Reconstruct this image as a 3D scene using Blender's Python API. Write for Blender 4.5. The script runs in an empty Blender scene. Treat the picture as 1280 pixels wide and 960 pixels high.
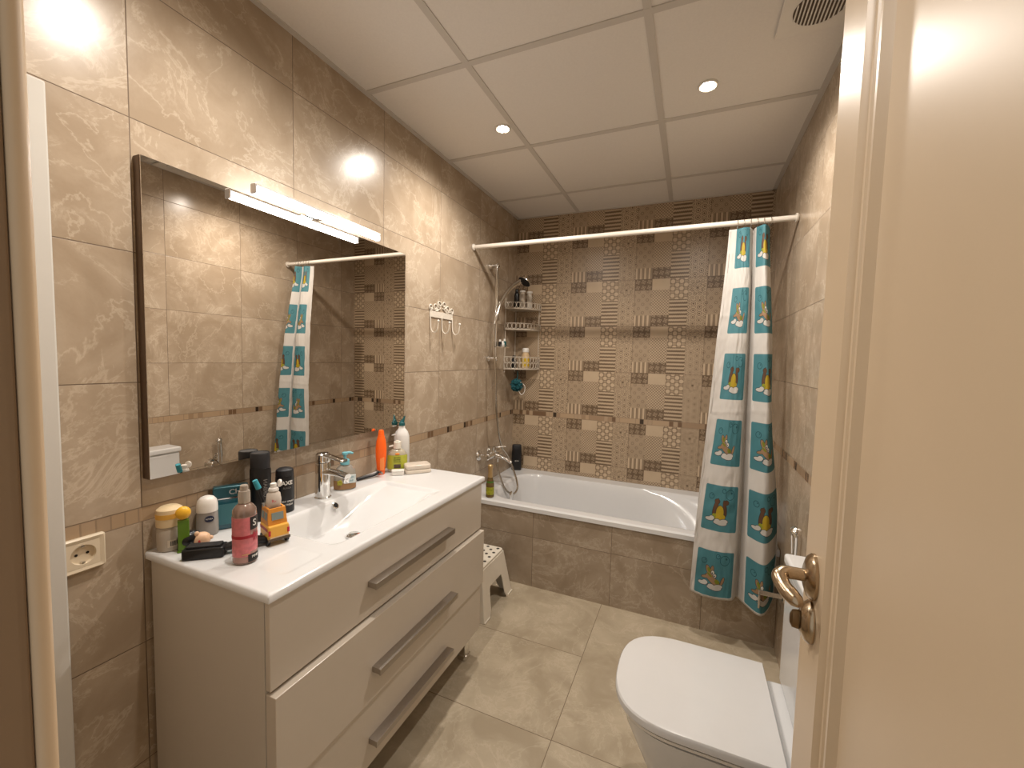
import bpy, bmesh, math, random
from math import sin, cos, pi, radians, sqrt, atan2
from mathutils import Vector, Matrix, noise
random.seed(7)
S = bpy.context.scene
COL = S.collection

# ------------------------------------------------------------------ camera, world, exposure
W, YB, H = 1.624, 2.900, 2.298
TUBY = 2.165
cam_d = bpy.data.cameras.new('camera'); cam = bpy.data.objects.new('camera', cam_d); COL.objects.link(cam)
S.camera = cam
cam_d.sensor_width = 36.0; cam_d.lens = 36.0 * 519.784 / 1280; cam_d.clip_start = 0.02
yaw, pitch, roll = 0.405, -0.0638, 0.0249
fw = Vector((-sin(yaw) * cos(pitch), cos(yaw) * cos(pitch), sin(pitch)))
rt = Vector((cos(yaw), sin(yaw), 0)); up = rt.cross(fw)
rt2 = rt * cos(roll) + up * sin(roll); up2 = -rt * sin(roll) + up * cos(roll)
M = Matrix((rt2, up2, -fw)).transposed().to_4x4(); M.translation = (1.2189, 0.025, 1.2862)
cam.matrix_world = M

world = bpy.data.worlds.new('world'); S.world = world; world.use_nodes = True
world.node_tree.nodes['Background'].inputs[0].default_value = (1.0, 0.95, 0.88, 1)
world.node_tree.nodes['Background'].inputs[1].default_value = 0.40
S.view_settings.view_transform = 'Standard'
try: S.view_settings.look = 'None'
except Exception: pass
S.view_settings.gamma = 1.0
S.view_settings.use_curve_mapping = False
S.view_settings.exposure = 0.58
SPOT_W, SPOT_COL = 29.0, (1.0, 0.92, 0.83)
LED_STRENGTH, LED_COL = 20.0, (0.93, 0.97, 1.0)
DOWNLIGHTS = [(0.405, 1.750), (1.227, 1.755), (0.53, 0.69)]

# ------------------------------------------------------------------ node expression helper
class E:
    """wraps a scalar socket so that shader maths can be written as Python"""
    def __init__(s, nt, sock): s.nt, s.s = nt, sock
    def m(s, op, *a):
        n = s.nt.nodes.new('ShaderNodeMath'); n.operation = op
        for i, v in enumerate((s,) + a):
            if isinstance(v, E): s.nt.links.new(v.s, n.inputs[i])
            else: n.inputs[i].default_value = float(v)
        return E(s.nt, n.outputs[0])
    def __add__(s, o): return s.m('ADD', o)
    __radd__ = __add__
    def __sub__(s, o): return s.m('SUBTRACT', o)
    def __rsub__(s, o): return (s * -1.0) + o
    def __mul__(s, o): return s.m('MULTIPLY', o)
    __rmul__ = __mul__
    def __truediv__(s, o): return s.m('DIVIDE', o)
    def floor(s): return s.m('FLOOR')
    def fract(s): return s.m('FRACT')
    def abs(s): return s.m('ABSOLUTE')
    def sin(s): return s.m('SINE')
    def sqrt(s): return s.m('SQRT')
    def mn(s, o): return s.m('MINIMUM', o)
    def mx(s, o): return s.m('MAXIMUM', o)
    def lt(s, o): return s.m('LESS_THAN', o)
    def gt(s, o): return s.m('GREATER_THAN', o)
    def atan2(s, o): return s.m('ARCTAN2', o)
    def clamp(s): return s.mx(0.0).mn(1.0)
    def below(s, v, w):   # soft s<v
        return ((v - s) / w + 0.5).clamp() if not isinstance(v, E) else (((v - s) / w) + 0.5).clamp()
def pick(c, a, b):        # c ? a : b
    return a * c + b * (1.0 - c) if isinstance(a, E) else c * a + b * (1.0 - c)
def mixc(nt, fac, a, b):
    n = nt.nodes.new('ShaderNodeMix'); n.data_type = 'RGBA'
    if isinstance(fac, E): nt.links.new(fac.s, n.inputs[0])
    else: n.inputs[0].default_value = fac
    for i, v in ((6, a), (7, b)):
        if isinstance(v, (tuple, list)): n.inputs[i].default_value = (*v[:3], 1)
        else: nt.links.new(v, n.inputs[i])
    return n.outputs[2]
def texture(nt, kind, vec, **kw):
    n = nt.nodes.new(kind)
    for k, v in kw.items():
        if k in ('voronoi_dimensions', 'feature', 'noise_dimensions'): setattr(n, k, v)
        else: n.inputs[k.replace('_', ' ')].default_value = v
    if vec is not None: nt.links.new(vec, n.inputs['Vector'])
    return n
def vec3(nt, x, y, z):
    n = nt.nodes.new('ShaderNodeCombineXYZ')
    for i, v in enumerate((x, y, z)):
        if isinstance(v, E): nt.links.new(v.s, n.inputs[i])
        else: n.inputs[i].default_value = v
    return n.outputs[0]
def newmat(name):
    m = bpy.data.materials.new(name); m.use_nodes = True
    nt = m.node_tree; return m, nt, nt.nodes['Principled BSDF']
def objcoord(nt):
    tc = nt.nodes.new('ShaderNodeTexCoord'); sp = nt.nodes.new('ShaderNodeSeparateXYZ')
    nt.links.new(tc.outputs['Object'], sp.inputs[0])
    return tc.outputs['Object'], [E(nt, sp.outputs[i]) for i in range(3)]
def bump(nt, b, h, strength=0.3, dist=0.002):
    n = nt.nodes.new('ShaderNodeBump'); n.inputs['Strength'].default_value = strength; n.inputs['Distance'].default_value = dist
    nt.links.new(h.s if isinstance(h, E) else h, n.inputs['Height']); nt.links.new(n.outputs[0], b.inputs['Normal'])

MATS = {}
def mat(name, c, rough=0.4, metal=0.0, var=0.05, scale=30.0, trans=0.0, ior=1.45, emit=None, es=0.0, spec=None, coat=0.0):
    """simple procedural material: base colour with a faint noise variation"""
    if name in MATS: return MATS[name]
    m, nt, b = newmat(name)
    v, _ = objcoord(nt)
    n = texture(nt, 'ShaderNodeTexNoise', v, Scale=scale, Detail=3.0)
    lo = [max(0, x * (1 - var)) for x in c]; hi = [min(1, x * (1 + var)) for x in c]
    nt.links.new(mixc(nt, E(nt, n.outputs[0]), lo, hi), b.inputs['Base Color'])
    b.inputs['Roughness'].default_value = rough; b.inputs['Metallic'].default_value = metal
    b.inputs['Transmission Weight'].default_value = trans; b.inputs['IOR'].default_value = ior
    b.inputs['Coat Weight'].default_value = coat
    if spec is not None: b.inputs['Specular IOR Level'].default_value = spec
    if emit: b.inputs['Emission Color'].default_value = (*emit, 1); b.inputs['Emission Strength'].default_value = es
    MATS[name] = m; return m

# ------------------------------------------------------------------ marble look and tiles
TW, TH = 0.4335, 0.307
def marble(nt, coord, offs, cA, cB, cV, vein=0.62):
    """soft cloudy stone with thin pale veins; offs shifts it from tile to tile"""
    ad = nt.nodes.new('ShaderNodeVectorMath'); ad.operation = 'ADD'
    nt.links.new(coord, ad.inputs[0]); nt.links.new(offs, ad.inputs[1]); v = ad.outputs[0]
    n1 = E(nt, texture(nt, 'ShaderNodeTexNoise', v, Scale=5.0, Detail=6.0, Roughness=0.6, Distortion=0.6).outputs[0])
    n2 = E(nt, texture(nt, 'ShaderNodeTexNoise', v, Scale=6.0, Detail=7.0, Roughness=0.68, Distortion=0.7).outputs[0])
    n3 = E(nt, texture(nt, 'ShaderNodeTexNoise', v, Scale=90.0, Detail=3.0, Roughness=0.7).outputs[0])
    n4 = E(nt, texture(nt, 'ShaderNodeTexNoise', v, Scale=2.8, Detail=7.0, Roughness=0.62, Distortion=0.5).outputs[0])
    base = mixc(nt, ((n1 - 0.38) * 3.4).clamp(), cA, cB)
    ridge = (n2 - 0.5).abs().below(0.010, 0.030) * ((n1 - 0.42) * 6.0).clamp()
    ridge2 = (n4 - 0.52).abs().below(0.006, 0.01) * 0.6
    c = mixc(nt, (ridge.mx(ridge2) * vein).clamp(), base, cV)
    return mixc(nt, (n3 - 0.5).abs() * 0.35, c, tuple(x * 0.55 for x in cA)), n1

def seg_strip(nt, t, seed):
    """listello: short glass/stone rectangles of uneven length along t -> colour, joint mask"""
    k = t * 38.0
    cell = k.floor()
    wn = nt.nodes.new('ShaderNodeTexWhiteNoise'); wn.noise_dimensions = '2D'
    nt.links.new(vec3(nt, cell, seed, 0.0), wn.inputs['Vector']); r = E(nt, wn.outputs['Value'])
    wide = (t * 9.5).floor(); wn2 = nt.nodes.new('ShaderNodeTexWhiteNoise'); wn2.noise_dimensions = '2D'
    nt.links.new(vec3(nt, wide, seed + 3.0, 0.0), wn2.inputs['Vector']); r2 = E(nt, wn2.outputs['Value'])
    narrow = (wide * 0.5).fract().gt(0.25)          # every second long cell is cut into short ones
    rr = pick(narrow, r, r2 * 0.5)
    c = mixc(nt, rr.gt(0.25), (0.42, 0.30, 0.19), (0.33, 0.225, 0.14))
    c = mixc(nt, rr.gt(0.45), c, (0.17, 0.10, 0.055))
    c = mixc(nt, rr.gt(0.68), c, (0.40, 0.29, 0.19))
    c = mixc(nt, rr.gt(0.90), c, (0.045, 0.028, 0.018))
    f1 = k.fract(); f2 = (t * 9.5).fract()
    j = pick(narrow, f1.lt(0.07).mx(f1.gt(0.95)), f2.lt(0.02).mx(f2.gt(0.985)))
    return c, j

Z_UP, Z_LO = 0.897, 0.862      # listello between these heights
def tile_material(name, axis, phase, cA, cB, cV, grout, rough=0.22, listello=True, zphase=None):
    m, nt, b = newmat(name)
    coord, P = objcoord(nt)
    t, z = P[axis], P[2]
    if listello:
        zz = pick(z.gt((Z_UP + Z_LO) / 2), (z - Z_UP) / TH + 10.0, (z - Z_LO) / TH + 5.0)
    else:
        zz = (z - zphase) / TH + 5.0
    tt = (t - phase) / TW + 20.0
    ic, jc = tt.floor(), zz.floor()
    ft, fz = tt.fract(), zz.fract()
    gx = (0.5 - (ft - 0.5).abs()) * TW; gz = (0.5 - (fz - 0.5).abs()) * TH
    g = gx.mn(gz)
    gm = g.below(0.0011, 0.0008)
    off = vec3(nt, ic * 1.73 + jc * 0.37, jc * 2.31, ic * 0.71 + jc * 1.1)
    c, n1 = marble(nt, coord, off, cA, cB, cV)
    wn = nt.nodes.new('ShaderNodeTexWhiteNoise'); wn.noise_dimensions = '2D'
    nt.links.new(vec3(nt, ic, jc, 0.0), wn.inputs['Vector'])
    c = mixc(nt, E(nt, wn.outputs['Value']) * 0.10, c, tuple(x * 0.6 for x in cA))
    c = mixc(nt, gm, c, grout)
    if listello:
        s = z.gt(Z_LO) * z.lt(Z_UP)
        sc, j = seg_strip(nt, t + 3.0, 2.0 + axis)
        edge = (z - Z_LO).lt(0.0018).mx((Z_UP - z).lt(0.0018)).mx(j)
        sc = mixc(nt, edge, sc, (0.30, 0.215, 0.14))
        c = mixc(nt, s, c, sc); gm = gm.mx(s * edge)
    nt.links.new(c, b.inputs['Base Color'])
    nt.links.new((gm * 0.5 + rough + n1 * 0.06).s, b.inputs['Roughness'])
    b.inputs['Specular IOR Level'].default_value = 0.36
    bump(nt, b, (n1 * 0.12) - gm, 0.35, 0.0015)
    return m
WALL_A, WALL_B, WALL_V = (0.37, 0.285, 0.20), (0.49, 0.395, 0.295), (0.68, 0.58, 0.46)
GROUT = (0.15, 0.105, 0.07)
m_tile_y = tile_material('beige_wall_tile', 1, 0.586, WALL_A, WALL_B, WALL_V, GROUT)
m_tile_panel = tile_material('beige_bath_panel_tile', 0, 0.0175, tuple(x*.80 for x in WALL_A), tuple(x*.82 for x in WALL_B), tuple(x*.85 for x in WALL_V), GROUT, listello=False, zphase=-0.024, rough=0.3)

def floor_material():
    m, nt, b = newmat('beige_floor_tile')
    coord, P = objcoord(nt)
    tx = (P[0] - 0.846) / 0.866 + 20.0; right = P[0].gt(0.846)
    ty = pick(right, (P[1] - 1.307) / 0.865 + 20.0, (P[1] - 1.738) / 0.4325 + 20.0)
    fx, fy = tx.fract(), ty.fract()
    g = ((0.5 - (fx - 0.5).abs()) * 0.866).mn((0.5 - (fy - 0.5).abs()) * pick(right, right * 0.865, 0.4325))
    gm = g.below(0.0012, 0.0008)
    off = vec3(nt, tx.floor() * 1.9, ty.floor() * 2.7, tx.floor() + ty.floor() * 1.3)
    c, n1 = marble(nt, coord, off, (0.36, 0.295, 0.205), (0.48, 0.405, 0.295), (0.60, 0.52, 0.40), 0.45)
    c = mixc(nt, gm, c, (0.17, 0.125, 0.08))
    nt.links.new(c, b.inputs['Base Color']); nt.links.new((n1 * 0.15 + 0.42 + gm * 0.3).s, b.inputs['Roughness'])
    bump(nt, b, (n1 * 0.5) - gm, 0.35, 0.0015)
    return m

def patchwork_material():
    """printed patchwork tile, four columns of little patterns, repeated on every tile"""
    m, nt, b = newmat('patchwork_tile')
    coord, P = objcoord(nt)
    x, z = P[0], P[2]
    zz = pick(z.gt((Z_UP + Z_LO) / 2), (z - Z_UP) / TH + 10.0, (z - Z_LO) / TH + 5.0)
    tt = (x - 0.4205) / TW + 20.0
    ft = tt.fract(); fz = 1.0 - zz.fract()          # fz from the tile's top
    u = ft * TW; v = fz * TH                        # metres inside the tile
    def hexring(u, v, p, h):
        """distance to the nearest centre of a staggered lattice"""
        au = (u / p).fract() - 0.5; av = (v / h).fract() - 0.5
        bu = (u / p + 0.5).fract() - 0.5; bv = (v / h + 0.5).fract() - 0.5
        da = (au * au * (p * p) + av * av * (h * h)).sqrt(); db = (bu * bu * (p * p) + bv * bv * (h * h)).sqrt()
        return da.mn(db)
    def ring(d, r, w): return (d - r).abs().below(w, 0.0012)
    # floral: dark ground, light flowers
    fu, fv = (u * (1 / 0.036)), (v * (1 / 0.036))
    a, c = fu.fract() - 0.5, fv.fract() - 0.5
    rr = (a * a + c * c).sqrt(); ang = a.atan2(c)
    flower = (rr - ((ang * 4.0).sin() * 0.09 + 0.27)).abs().below(0.055, 0.05).mx(rr.below(0.09, 0.05))
    floral = flower * 0.50 + 0.08
    # fine lattice: small diagonal mesh with little rings
    lat = ((u + v) * 560.0).sin().mx(((u - v) * 560.0).sin())
    ring_s = hexring(u, v, 0.054, 0.054); lattice = (lat * 0.20 + 0.46) - ring(ring_s, 0.008, 0.0016) * 0.35
    # vertical stripes
    st = (u * (2 * pi / 0.0271)).sin(); st2 = (u * (2 * pi / 0.0090)).sin()
    stripes = st.gt(0.1) * 0.55 + 0.30 + st2 * 0.15 * st.lt(0.1)
    # diamonds
    dm = hexring(u, v, 0.0181, 0.0181)
    diamonds = dm.below(0.0052, 0.0015) * 0.58 + 0.24
    # circles
    dh = hexring(u, v, 0.052, 0.045)
    circles = 0.86 - ring(dh, 0.0150, 0.0019) * 0.66 - (dh.gt(0.0165)) * 0.30
    # waves
    wv = ((v + ((u * (2 * pi / 0.0155)).sin().abs()) * 0.0045) * (2 * pi / 0.0240)).sin()
    waves = (wv * 2.0 + 0.45).clamp() * 0.72 + 0.08
    # flower rosettes
    uu = (ft - 0.875) * TW; vv = v - 0.067
    r0 = (uu * uu + vv * vv).sqrt(); an = uu.atan2(vv)
    small = hexring(uu + 0.0145, vv + 0.013, 0.029, 0.050)
    pet = ((an * 6.0).sin() * 0.006 + r0)
    ros = 0.74 - ring(small, 0.0100, 0.0018) * 0.50 - small.below(0.0036, 0.001) * 0.55 - ring(pet, 0.034, 0.0020) * 0.40 - r0.below(0.007, 0.002) * 0.6
    # concentric hexagons
    dc = hexring(u, v, 0.072, 0.0415)
    conc = 0.36 + ring(dc, 0.0175, 0.0022) * 0.50 - ring(dc, 0.0128, 0.0018) * 0.25 + ring(dc, 0.0090, 0.0022) * 0.45 - dc.below(0.0042, 0.001) * 0.34
    plain = ft * 0.0 + 0.80
    A = pick(fz.lt(0.235), floral, pick(fz.lt(0.765), lattice, stripes))
    B = pick(fz.lt(0.235), plain, pick(fz.lt(0.765), diamonds, floral))
    C = pick(fz.lt(0.44), circles, waves)
    D = pick(fz.lt(0.45), ros, conc)
    pat = pick(ft.lt(0.25), A, pick(ft.lt(0.5), B, pick(ft.lt(0.75), C, D)))
    n = E(nt, texture(nt, 'ShaderNodeTexNoise', coord, Scale=14.0, Detail=6.0, Roughness=0.7).outputs[0])
    pat = (pat + (n - 0.5) * 0.25).clamp()
    col = mixc(nt, pat, (0.110, 0.066, 0.034), (0.60, 0.465, 0.32))
    gx = (0.5 - (ft - 0.5).abs()) * TW; gz = (0.5 - (fz - 0.5).abs()) * TH
    gm = gx.mn(gz).below(0.0010, 0.0008)
    col = mixc(nt, gm, col, (0.16, 0.105, 0.065))
    s = z.gt(Z_LO) * z.lt(Z_UP); sc, j = seg_strip(nt, x + 3.0, 2.0)
    edge = (z - Z_LO).lt(0.0018).mx((Z_UP - z).lt(0.0018)).mx(j)
    sc = mixc(nt, edge, sc, (0.30, 0.215, 0.14)); col = mixc(nt, s, col, sc)
    nt.links.new(col, b.inputs['Base Color']); b.inputs['Roughness'].default_value = 0.33
    bump(nt, b, pat * 0.25 - gm, 0.2, 0.001)
    return m

# ------------------------------------------------------------------ mesh helpers
def obj(name, bm, m, parent=None, smooth=False, loc=None, bevel=0.0, seg=2, auto=35):
    me = bpy.data.meshes.new(name)
    bmesh.ops.recalc_face_normals(bm, faces=bm.faces[:])
    bm.to_mesh(me); bm.free()
    if m is not None:
        for q in (m if isinstance(m, (list, tuple)) else [m]): me.materials.append(q)
    o = bpy.data.objects.new(name, me); COL.objects.link(o)
    if parent is not None: o.parent = parent
    if loc is not None: o.location = loc
    if bevel > 0:
        md = o.modifiers.new('bevel', 'BEVEL'); md.width = bevel; md.segments = seg; md.limit_method = 'ANGLE'; md.angle_limit = radians(40)
    if smooth:
        for p in me.polygons: p.use_smooth = True
        if auto: me.set_sharp_from_angle(angle=radians(auto))
    return o
def thing(name, label, cat, loc=(0, 0, 0), rz=0.0, group=None):
    o = bpy.data.objects.new(name, None); COL.objects.link(o); o.empty_display_size = 0.05
    o.location = loc; o.rotation_euler = (0, 0, rz); tag(o, label, cat, group); return o
def tag(o, label, cat, group=None):
    o['label'] = label; o['category'] = cat
    if group: o['group'] = group
    return o
def structure(name, bm, m, **kw):
    o = obj(name, bm, m, **kw); o['kind'] = 'structure'; return o
def box(bm, x0, x1, y0, y1, z0, z1):
    vs = [bm.verts.new((x, y, z)) for x in (x0, x1) for y in (y0, y1) for z in (z0, z1)]
    for f in ((0, 1, 3, 2), (4, 6, 7, 5), (0, 4, 5, 1), (2, 3, 7, 6), (0, 2, 6, 4), (1, 5, 7, 3)): bm.faces.new([vs[i] for i in f])
    return bm
def B(*a):
    bm = bmesh.new()
    return box(bm, *a)
def lathe(prof, n=32, sx=1.0, sy=1.0, bm=None, cx=0, cy=0, cz=0, axis='z', power=2.0):
    """revolve (radius, height) pairs; power>2 squares the cross-section off"""
    bm = bm or bmesh.new(); rings = []
    for r, h in prof:
        ring = []
        for i in range(n):
            a = 2 * pi * i / n; c, s = cos(a), sin(a)
            if power != 2.0:
                k = (abs(c) ** power + abs(s) ** power) ** (-1 / power); c, s = c * k, s * k
            p = (r * c * sx, r * s * sy, h)
            if axis == 'x': p = (h, r * c * sx, r * s * sy)
            if axis == 'y': p = (r * c * sx, h, r * s * sy)
            ring.append(bm.verts.new((p[0] + cx, p[1] + cy, p[2] + cz)))
        rings.append(ring)
    for a, b_ in zip(rings, rings[1:]):
        for i in range(n): bm.faces.new((a[i], a[(i + 1) % n], b_[(i + 1) % n], b_[i]))
    bm.faces.new(rings[0][::-1]); bm.faces.new(rings[-1])
    return bm
def spline(pts, n=8):
    pts = [Vector(p) for p in pts]; out = []
    for i in range(len(pts) - 1):
        p0, p1, p2, p3 = pts[max(i - 1, 0)], pts[i], pts[i + 1], pts[min(i + 2, len(pts) - 1)]
        for k in range(n):
            t = k / n
            out.append(0.5 * ((2 * p1) + (p2 - p0) * t + (2 * p0 - 5 * p1 + 4 * p2 - p3) * t * t + (3 * p1 - p0 - 3 * p2 + p3) * t ** 3))
    out.append(pts[-1]); return out
def tube(pts, r, n=12, bm=None, flat=1.0, upv=None):
    """sweep an ellipse along pts; r a number or a list, flat squashes it along the frame's second axis"""
    bm = bm or bmesh.new(); pts = [Vector(p) for p in pts]
    rs = r if isinstance(r, (list, tuple)) else [r] * len(pts); rings = []; prev = None
    for i, p in enumerate(pts):
        t = (pts[min(i + 1, len(pts) - 1)] - pts[max(i - 1, 0)]).normalized()
        if prev is None:
            a = Vector(upv) if upv else (Vector((0, 0, 1)) if abs(t.z) < 0.9 else Vector((1, 0, 0)))
            n1 = (a - t * a.dot(t)).normalized()
        else: n1 = (prev - t * prev.dot(t)).normalized()
        prev = n1; n2 = t.cross(n1)
        rings.append([bm.verts.new(p + (n2 * cos(2 * pi * k / n) + n1 * (flat * sin(2 * pi * k / n))) * rs[i]) for k in range(n)])
    for a, b_ in zip(rings, rings[1:]):
        for i in range(n): bm.faces.new((a[i], a[(i + 1) % n], b_[(i + 1) % n], b_[i]))
    bm.faces.new(rings[0][::-1]); bm.faces.new(rings[-1]); return bm
def rs_list(pts, a, b_): return [a + (b_ - a) * i / (len(pts) - 1) for i in range(len(pts))]
def prism(poly, h0, h1, axis='z', bm=None):
    bm = bm or bmesh.new()
    def P(a, b_, h): return {'z': (a, b_, h), 'x': (h, a, b_), 'y': (a, h, b_)}[axis]
    lo = [bm.verts.new(P(a, b_, h0)) for a, b_ in poly]; hi = [bm.verts.new(P(a, b_, h1)) for a, b_ in poly]
    n = len(poly)
    bm.faces.new(lo[::-1]); bm.faces.new(hi)
    for i in range(n): bm.faces.new((lo[i], lo[(i + 1) % n], hi[(i + 1) % n], hi[i]))
    return bm
def ball(bm, c, r, sx=1, sy=1, sz=1, n=16):
    mtx = Matrix.Translation(c) @ Matrix.Diagonal((r * sx, r * sy, r * sz, 1))
    bmesh.ops.create_uvsphere(bm, u_segments=n, v_segments=max(6, n * 2 // 3), radius=1.0, matrix=mtx); return bm
def rrect(x0, x1, y0, y1, r, n=6):
    out = []
    for cx, cy, a0 in ((x1 - r, y1 - r, 0), (x0 + r, y1 - r, 90), (x0 + r, y0 + r, 180), (x1 - r, y0 + r, 270)):
        for k in range(n + 1):
            a = radians(a0 + 90 * k / n); out.append((cx + r * cos(a), cy + r * sin(a)))
    return out
def lettering(txt, size, m, parent, place, name='lettering', depth=0.0004, cyl=None, bold=0.0, spacing=1.0):
    """flat letters as a thin mesh; place is a 4x4 in the parent's space; cyl = radius wraps them round the z axis"""
    c = bpy.data.curves.new(name, 'FONT'); c.body = txt; c.size = size; c.align_x = 'CENTER'; c.align_y = 'CENTER'
    c.extrude = depth; c.offset = bold; c.resolution_u = 3; c.space_character = spacing
    t = bpy.data.objects.new(name, c); COL.objects.link(t)
    dg = bpy.context.evaluated_depsgraph_get(); me = bpy.data.meshes.new_from_object(t.evaluated_get(dg))
    bpy.data.objects.remove(t); bpy.data.curves.remove(c)
    me.name = name
    for v in me.vertices:
        p = place @ v.co
        if cyl:                                   # text x runs round the cylinder, starting at angle cyl[1]
            R_, a0 = cyl; q = v.co; w = place @ Vector((0, 0, 0)); loc = place.to_3x3() @ q
            a = a0 + loc.x / R_; rr = R_ + depth + loc.y * 0 + q.z
            p = Vector((rr * cos(a), rr * sin(a), w.z + loc.z))
        v.co = p
    me.materials.clear(); me.materials.append(m)
    o = bpy.data.objects.new(name, me); COL.objects.link(o); o.parent = parent; return o
TXT_UP = Matrix(((1, 0, 0, 0), (0, 0, 1, 0), (0, 1, 0, 0), (0, 0, 0, 1)))      # letters x->x, y->z (for cylinders)
def txt_at(x, y, z, right, upv):
    r = Vector(right).normalized(); u_ = Vector(upv).normalized(); n_ = r.cross(u_)
    m4 = Matrix((r, u_, n_)).transposed().to_4x4(); m4.translation = (x, y, z); return m4
def cyl_label(name, R_, a0, a1, z0, z1, m, parent, n=20):
    """thin sleeve patch standing on a cylinder"""
    bm = bmesh.new(); cols = []
    for i in range(n + 1):
        a = a0 + (a1 - a0) * i / n
        cols.append([bm.verts.new((r * cos(a), r * sin(a), z)) for r, z in ((R_, z0), (R_ + 0.0004, z0), (R_ + 0.0004, z1), (R_, z1))])
    for a, b_ in zip(cols, cols[1:]):
        for k in range(4): bm.faces.new((a[k], a[(k + 1) % 4], b_[(k + 1) % 4], b_[k]))
    bm.faces.new(cols[0]); bm.faces.new(cols[-1][::-1])
    return obj(name, bm, m, parent, smooth=True)

# ------------------------------------------------------------------ common materials
m_white = mat('gloss_white_ceramic', (0.68, 0.68, 0.68), 0.12, var=0.01, coat=0.3)
m_lacquer = mat('cream_lacquer', (0.60, 0.535, 0.455), 0.22, var=0.015)
m_side = mat('cream_side_panel', (0.58, 0.53, 0.465), 0.4, var=0.015)
m_dark = mat('dark_gap', (0.10, 0.07, 0.045), 0.7)
m_chrome = mat('chrome', (0.78, 0.77, 0.75), 0.08, 1.0, var=0.01)
m_brushed = mat('brushed_steel', (0.42, 0.38, 0.34), 0.35, 1.0, var=0.06, scale=120)
m_nickel = mat('satin_bronze_nickel', (0.44, 0.34, 0.23), 0.24, 1.0, var=0.05)
m_plastic = mat('white_plastic', (0.78, 0.75, 0.70), 0.35, var=0.02)
m_black = mat('black_plastic', (0.008, 0.008, 0.009), 0.30, var=0.2)
m_blackm = mat('black_matt', (0.012, 0.012, 0.014), 0.5, var=0.2)
m_door = mat('cream_painted_door', (0.50, 0.385, 0.26), 0.38, var=0.03, scale=9)
m_jamb = mat('cream_painted_frame', (0.62, 0.47, 0.31), 0.45, var=0.04, scale=9)
m_ceil = mat('ceiling_panel', (0.74, 0.70, 0.65), 0.9, var=0.05, scale=160)
m_bar = mat('ceiling_grid_bar', (0.56, 0.52, 0.47), 0.6, var=0.02)
m_ink = mat('black_ink', (0.015, 0.013, 0.012), 0.5)
m_wink = mat('white_ink', (0.70, 0.68, 0.64), 0.5)

# ------------------------------------------------------------------ room shell
T = 0.12
structure('floor', B(-T, W + T, -0.9, YB + T, -0.1, 0.0), floor_material())
structure('ceiling', B(-T, W + T, -0.1, YB + T, H, H + 0.1), m_ceil)
structure('wall_left', B(-T, 0, 0.17, YB, 0, H), m_tile_y)
structure('wall_right', B(W, W + T, 0.17, YB, 0, H), m_tile_y)
structure('wall_back', B(-T, W + T, YB, YB + T, 0, H), patchwork_material())
OX0, OX1, OZ = 0.755, 1.412, 2.03       # doorway
bm = B(-T, OX0 - 0.012, 0.03, 0.17, 0, H); box(bm, OX1 + 0.045, W + T, 0.03, 0.17, 0, H); box(bm, OX0 - 0.012, OX1 + 0.045, 0.03, 0.17, OZ + 0.04, H)
structure('wall_front', bm, mat('plain_wall', (0.46, 0.36, 0.25), 0.7))
# door lining with a rounded casing on the room side
bm = B(OX0 - 0.012, OX0 + 0.006, 0.0, 0.1625, 0, OZ)
box(bm, OX1 + 0.03, OX1 + 0.045, 0.0, 0.160, 0, OZ); box(bm, OX0 - 0.012, OX1 + 0.045, 0.0, 0.160, OZ, OZ + 0.04)
structure('trim_1', bm, mat('brown_door_lining', (0.25, 0.165, 0.095), 0.5, var=0.04, scale=9), bevel=0.002)
nose = [(OX0 - 0.0105, 0.1630), (0.7610, 0.1630), (0.7632, 0.1645), (0.7640, 0.1680), (0.7625, 0.1725), (0.757, 0.1765), (0.690, 0.1805), (0.690, 0.1705), (OX0 - 0.0105, 0.1705)]
structure('trim_5', prism(nose, 0, OZ + 0.06), m_jamb, smooth=True, auto=50)
structure('trim_2', B(0.0005, 0.012, 0.19, 0.447, 0.0, 1.812), mat('gloss_white_trim', (0.62, 0.60, 0.56), 0.12, var=0.02), bevel=0.004)
# ceiling grid bars and wall angle
bm = bmesh.new(); bw = 0.012; hz = H - 0.003
a0 = 0.4548
for x in (a0, a0 + 0.6): box(bm, x - bw, x + bw, 0.17, YB, hz, H)
for y in (0.739, 1.339, 1.939, 2.539):
    box(bm, 0, W, y - bw, y + bw, hz - 0.0004, H)
structure('trim_3', bm, m_bar)
bm = B(0, 0.02, 0.17, YB, hz - 0.001, H); box(bm, W - 0.02, W, 0.17, YB, hz - 0.001, H); box(bm, 0, W, YB - 0.016, YB, hz - 0.001, H)
structure('trim_4', bm, m_bar)

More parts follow.
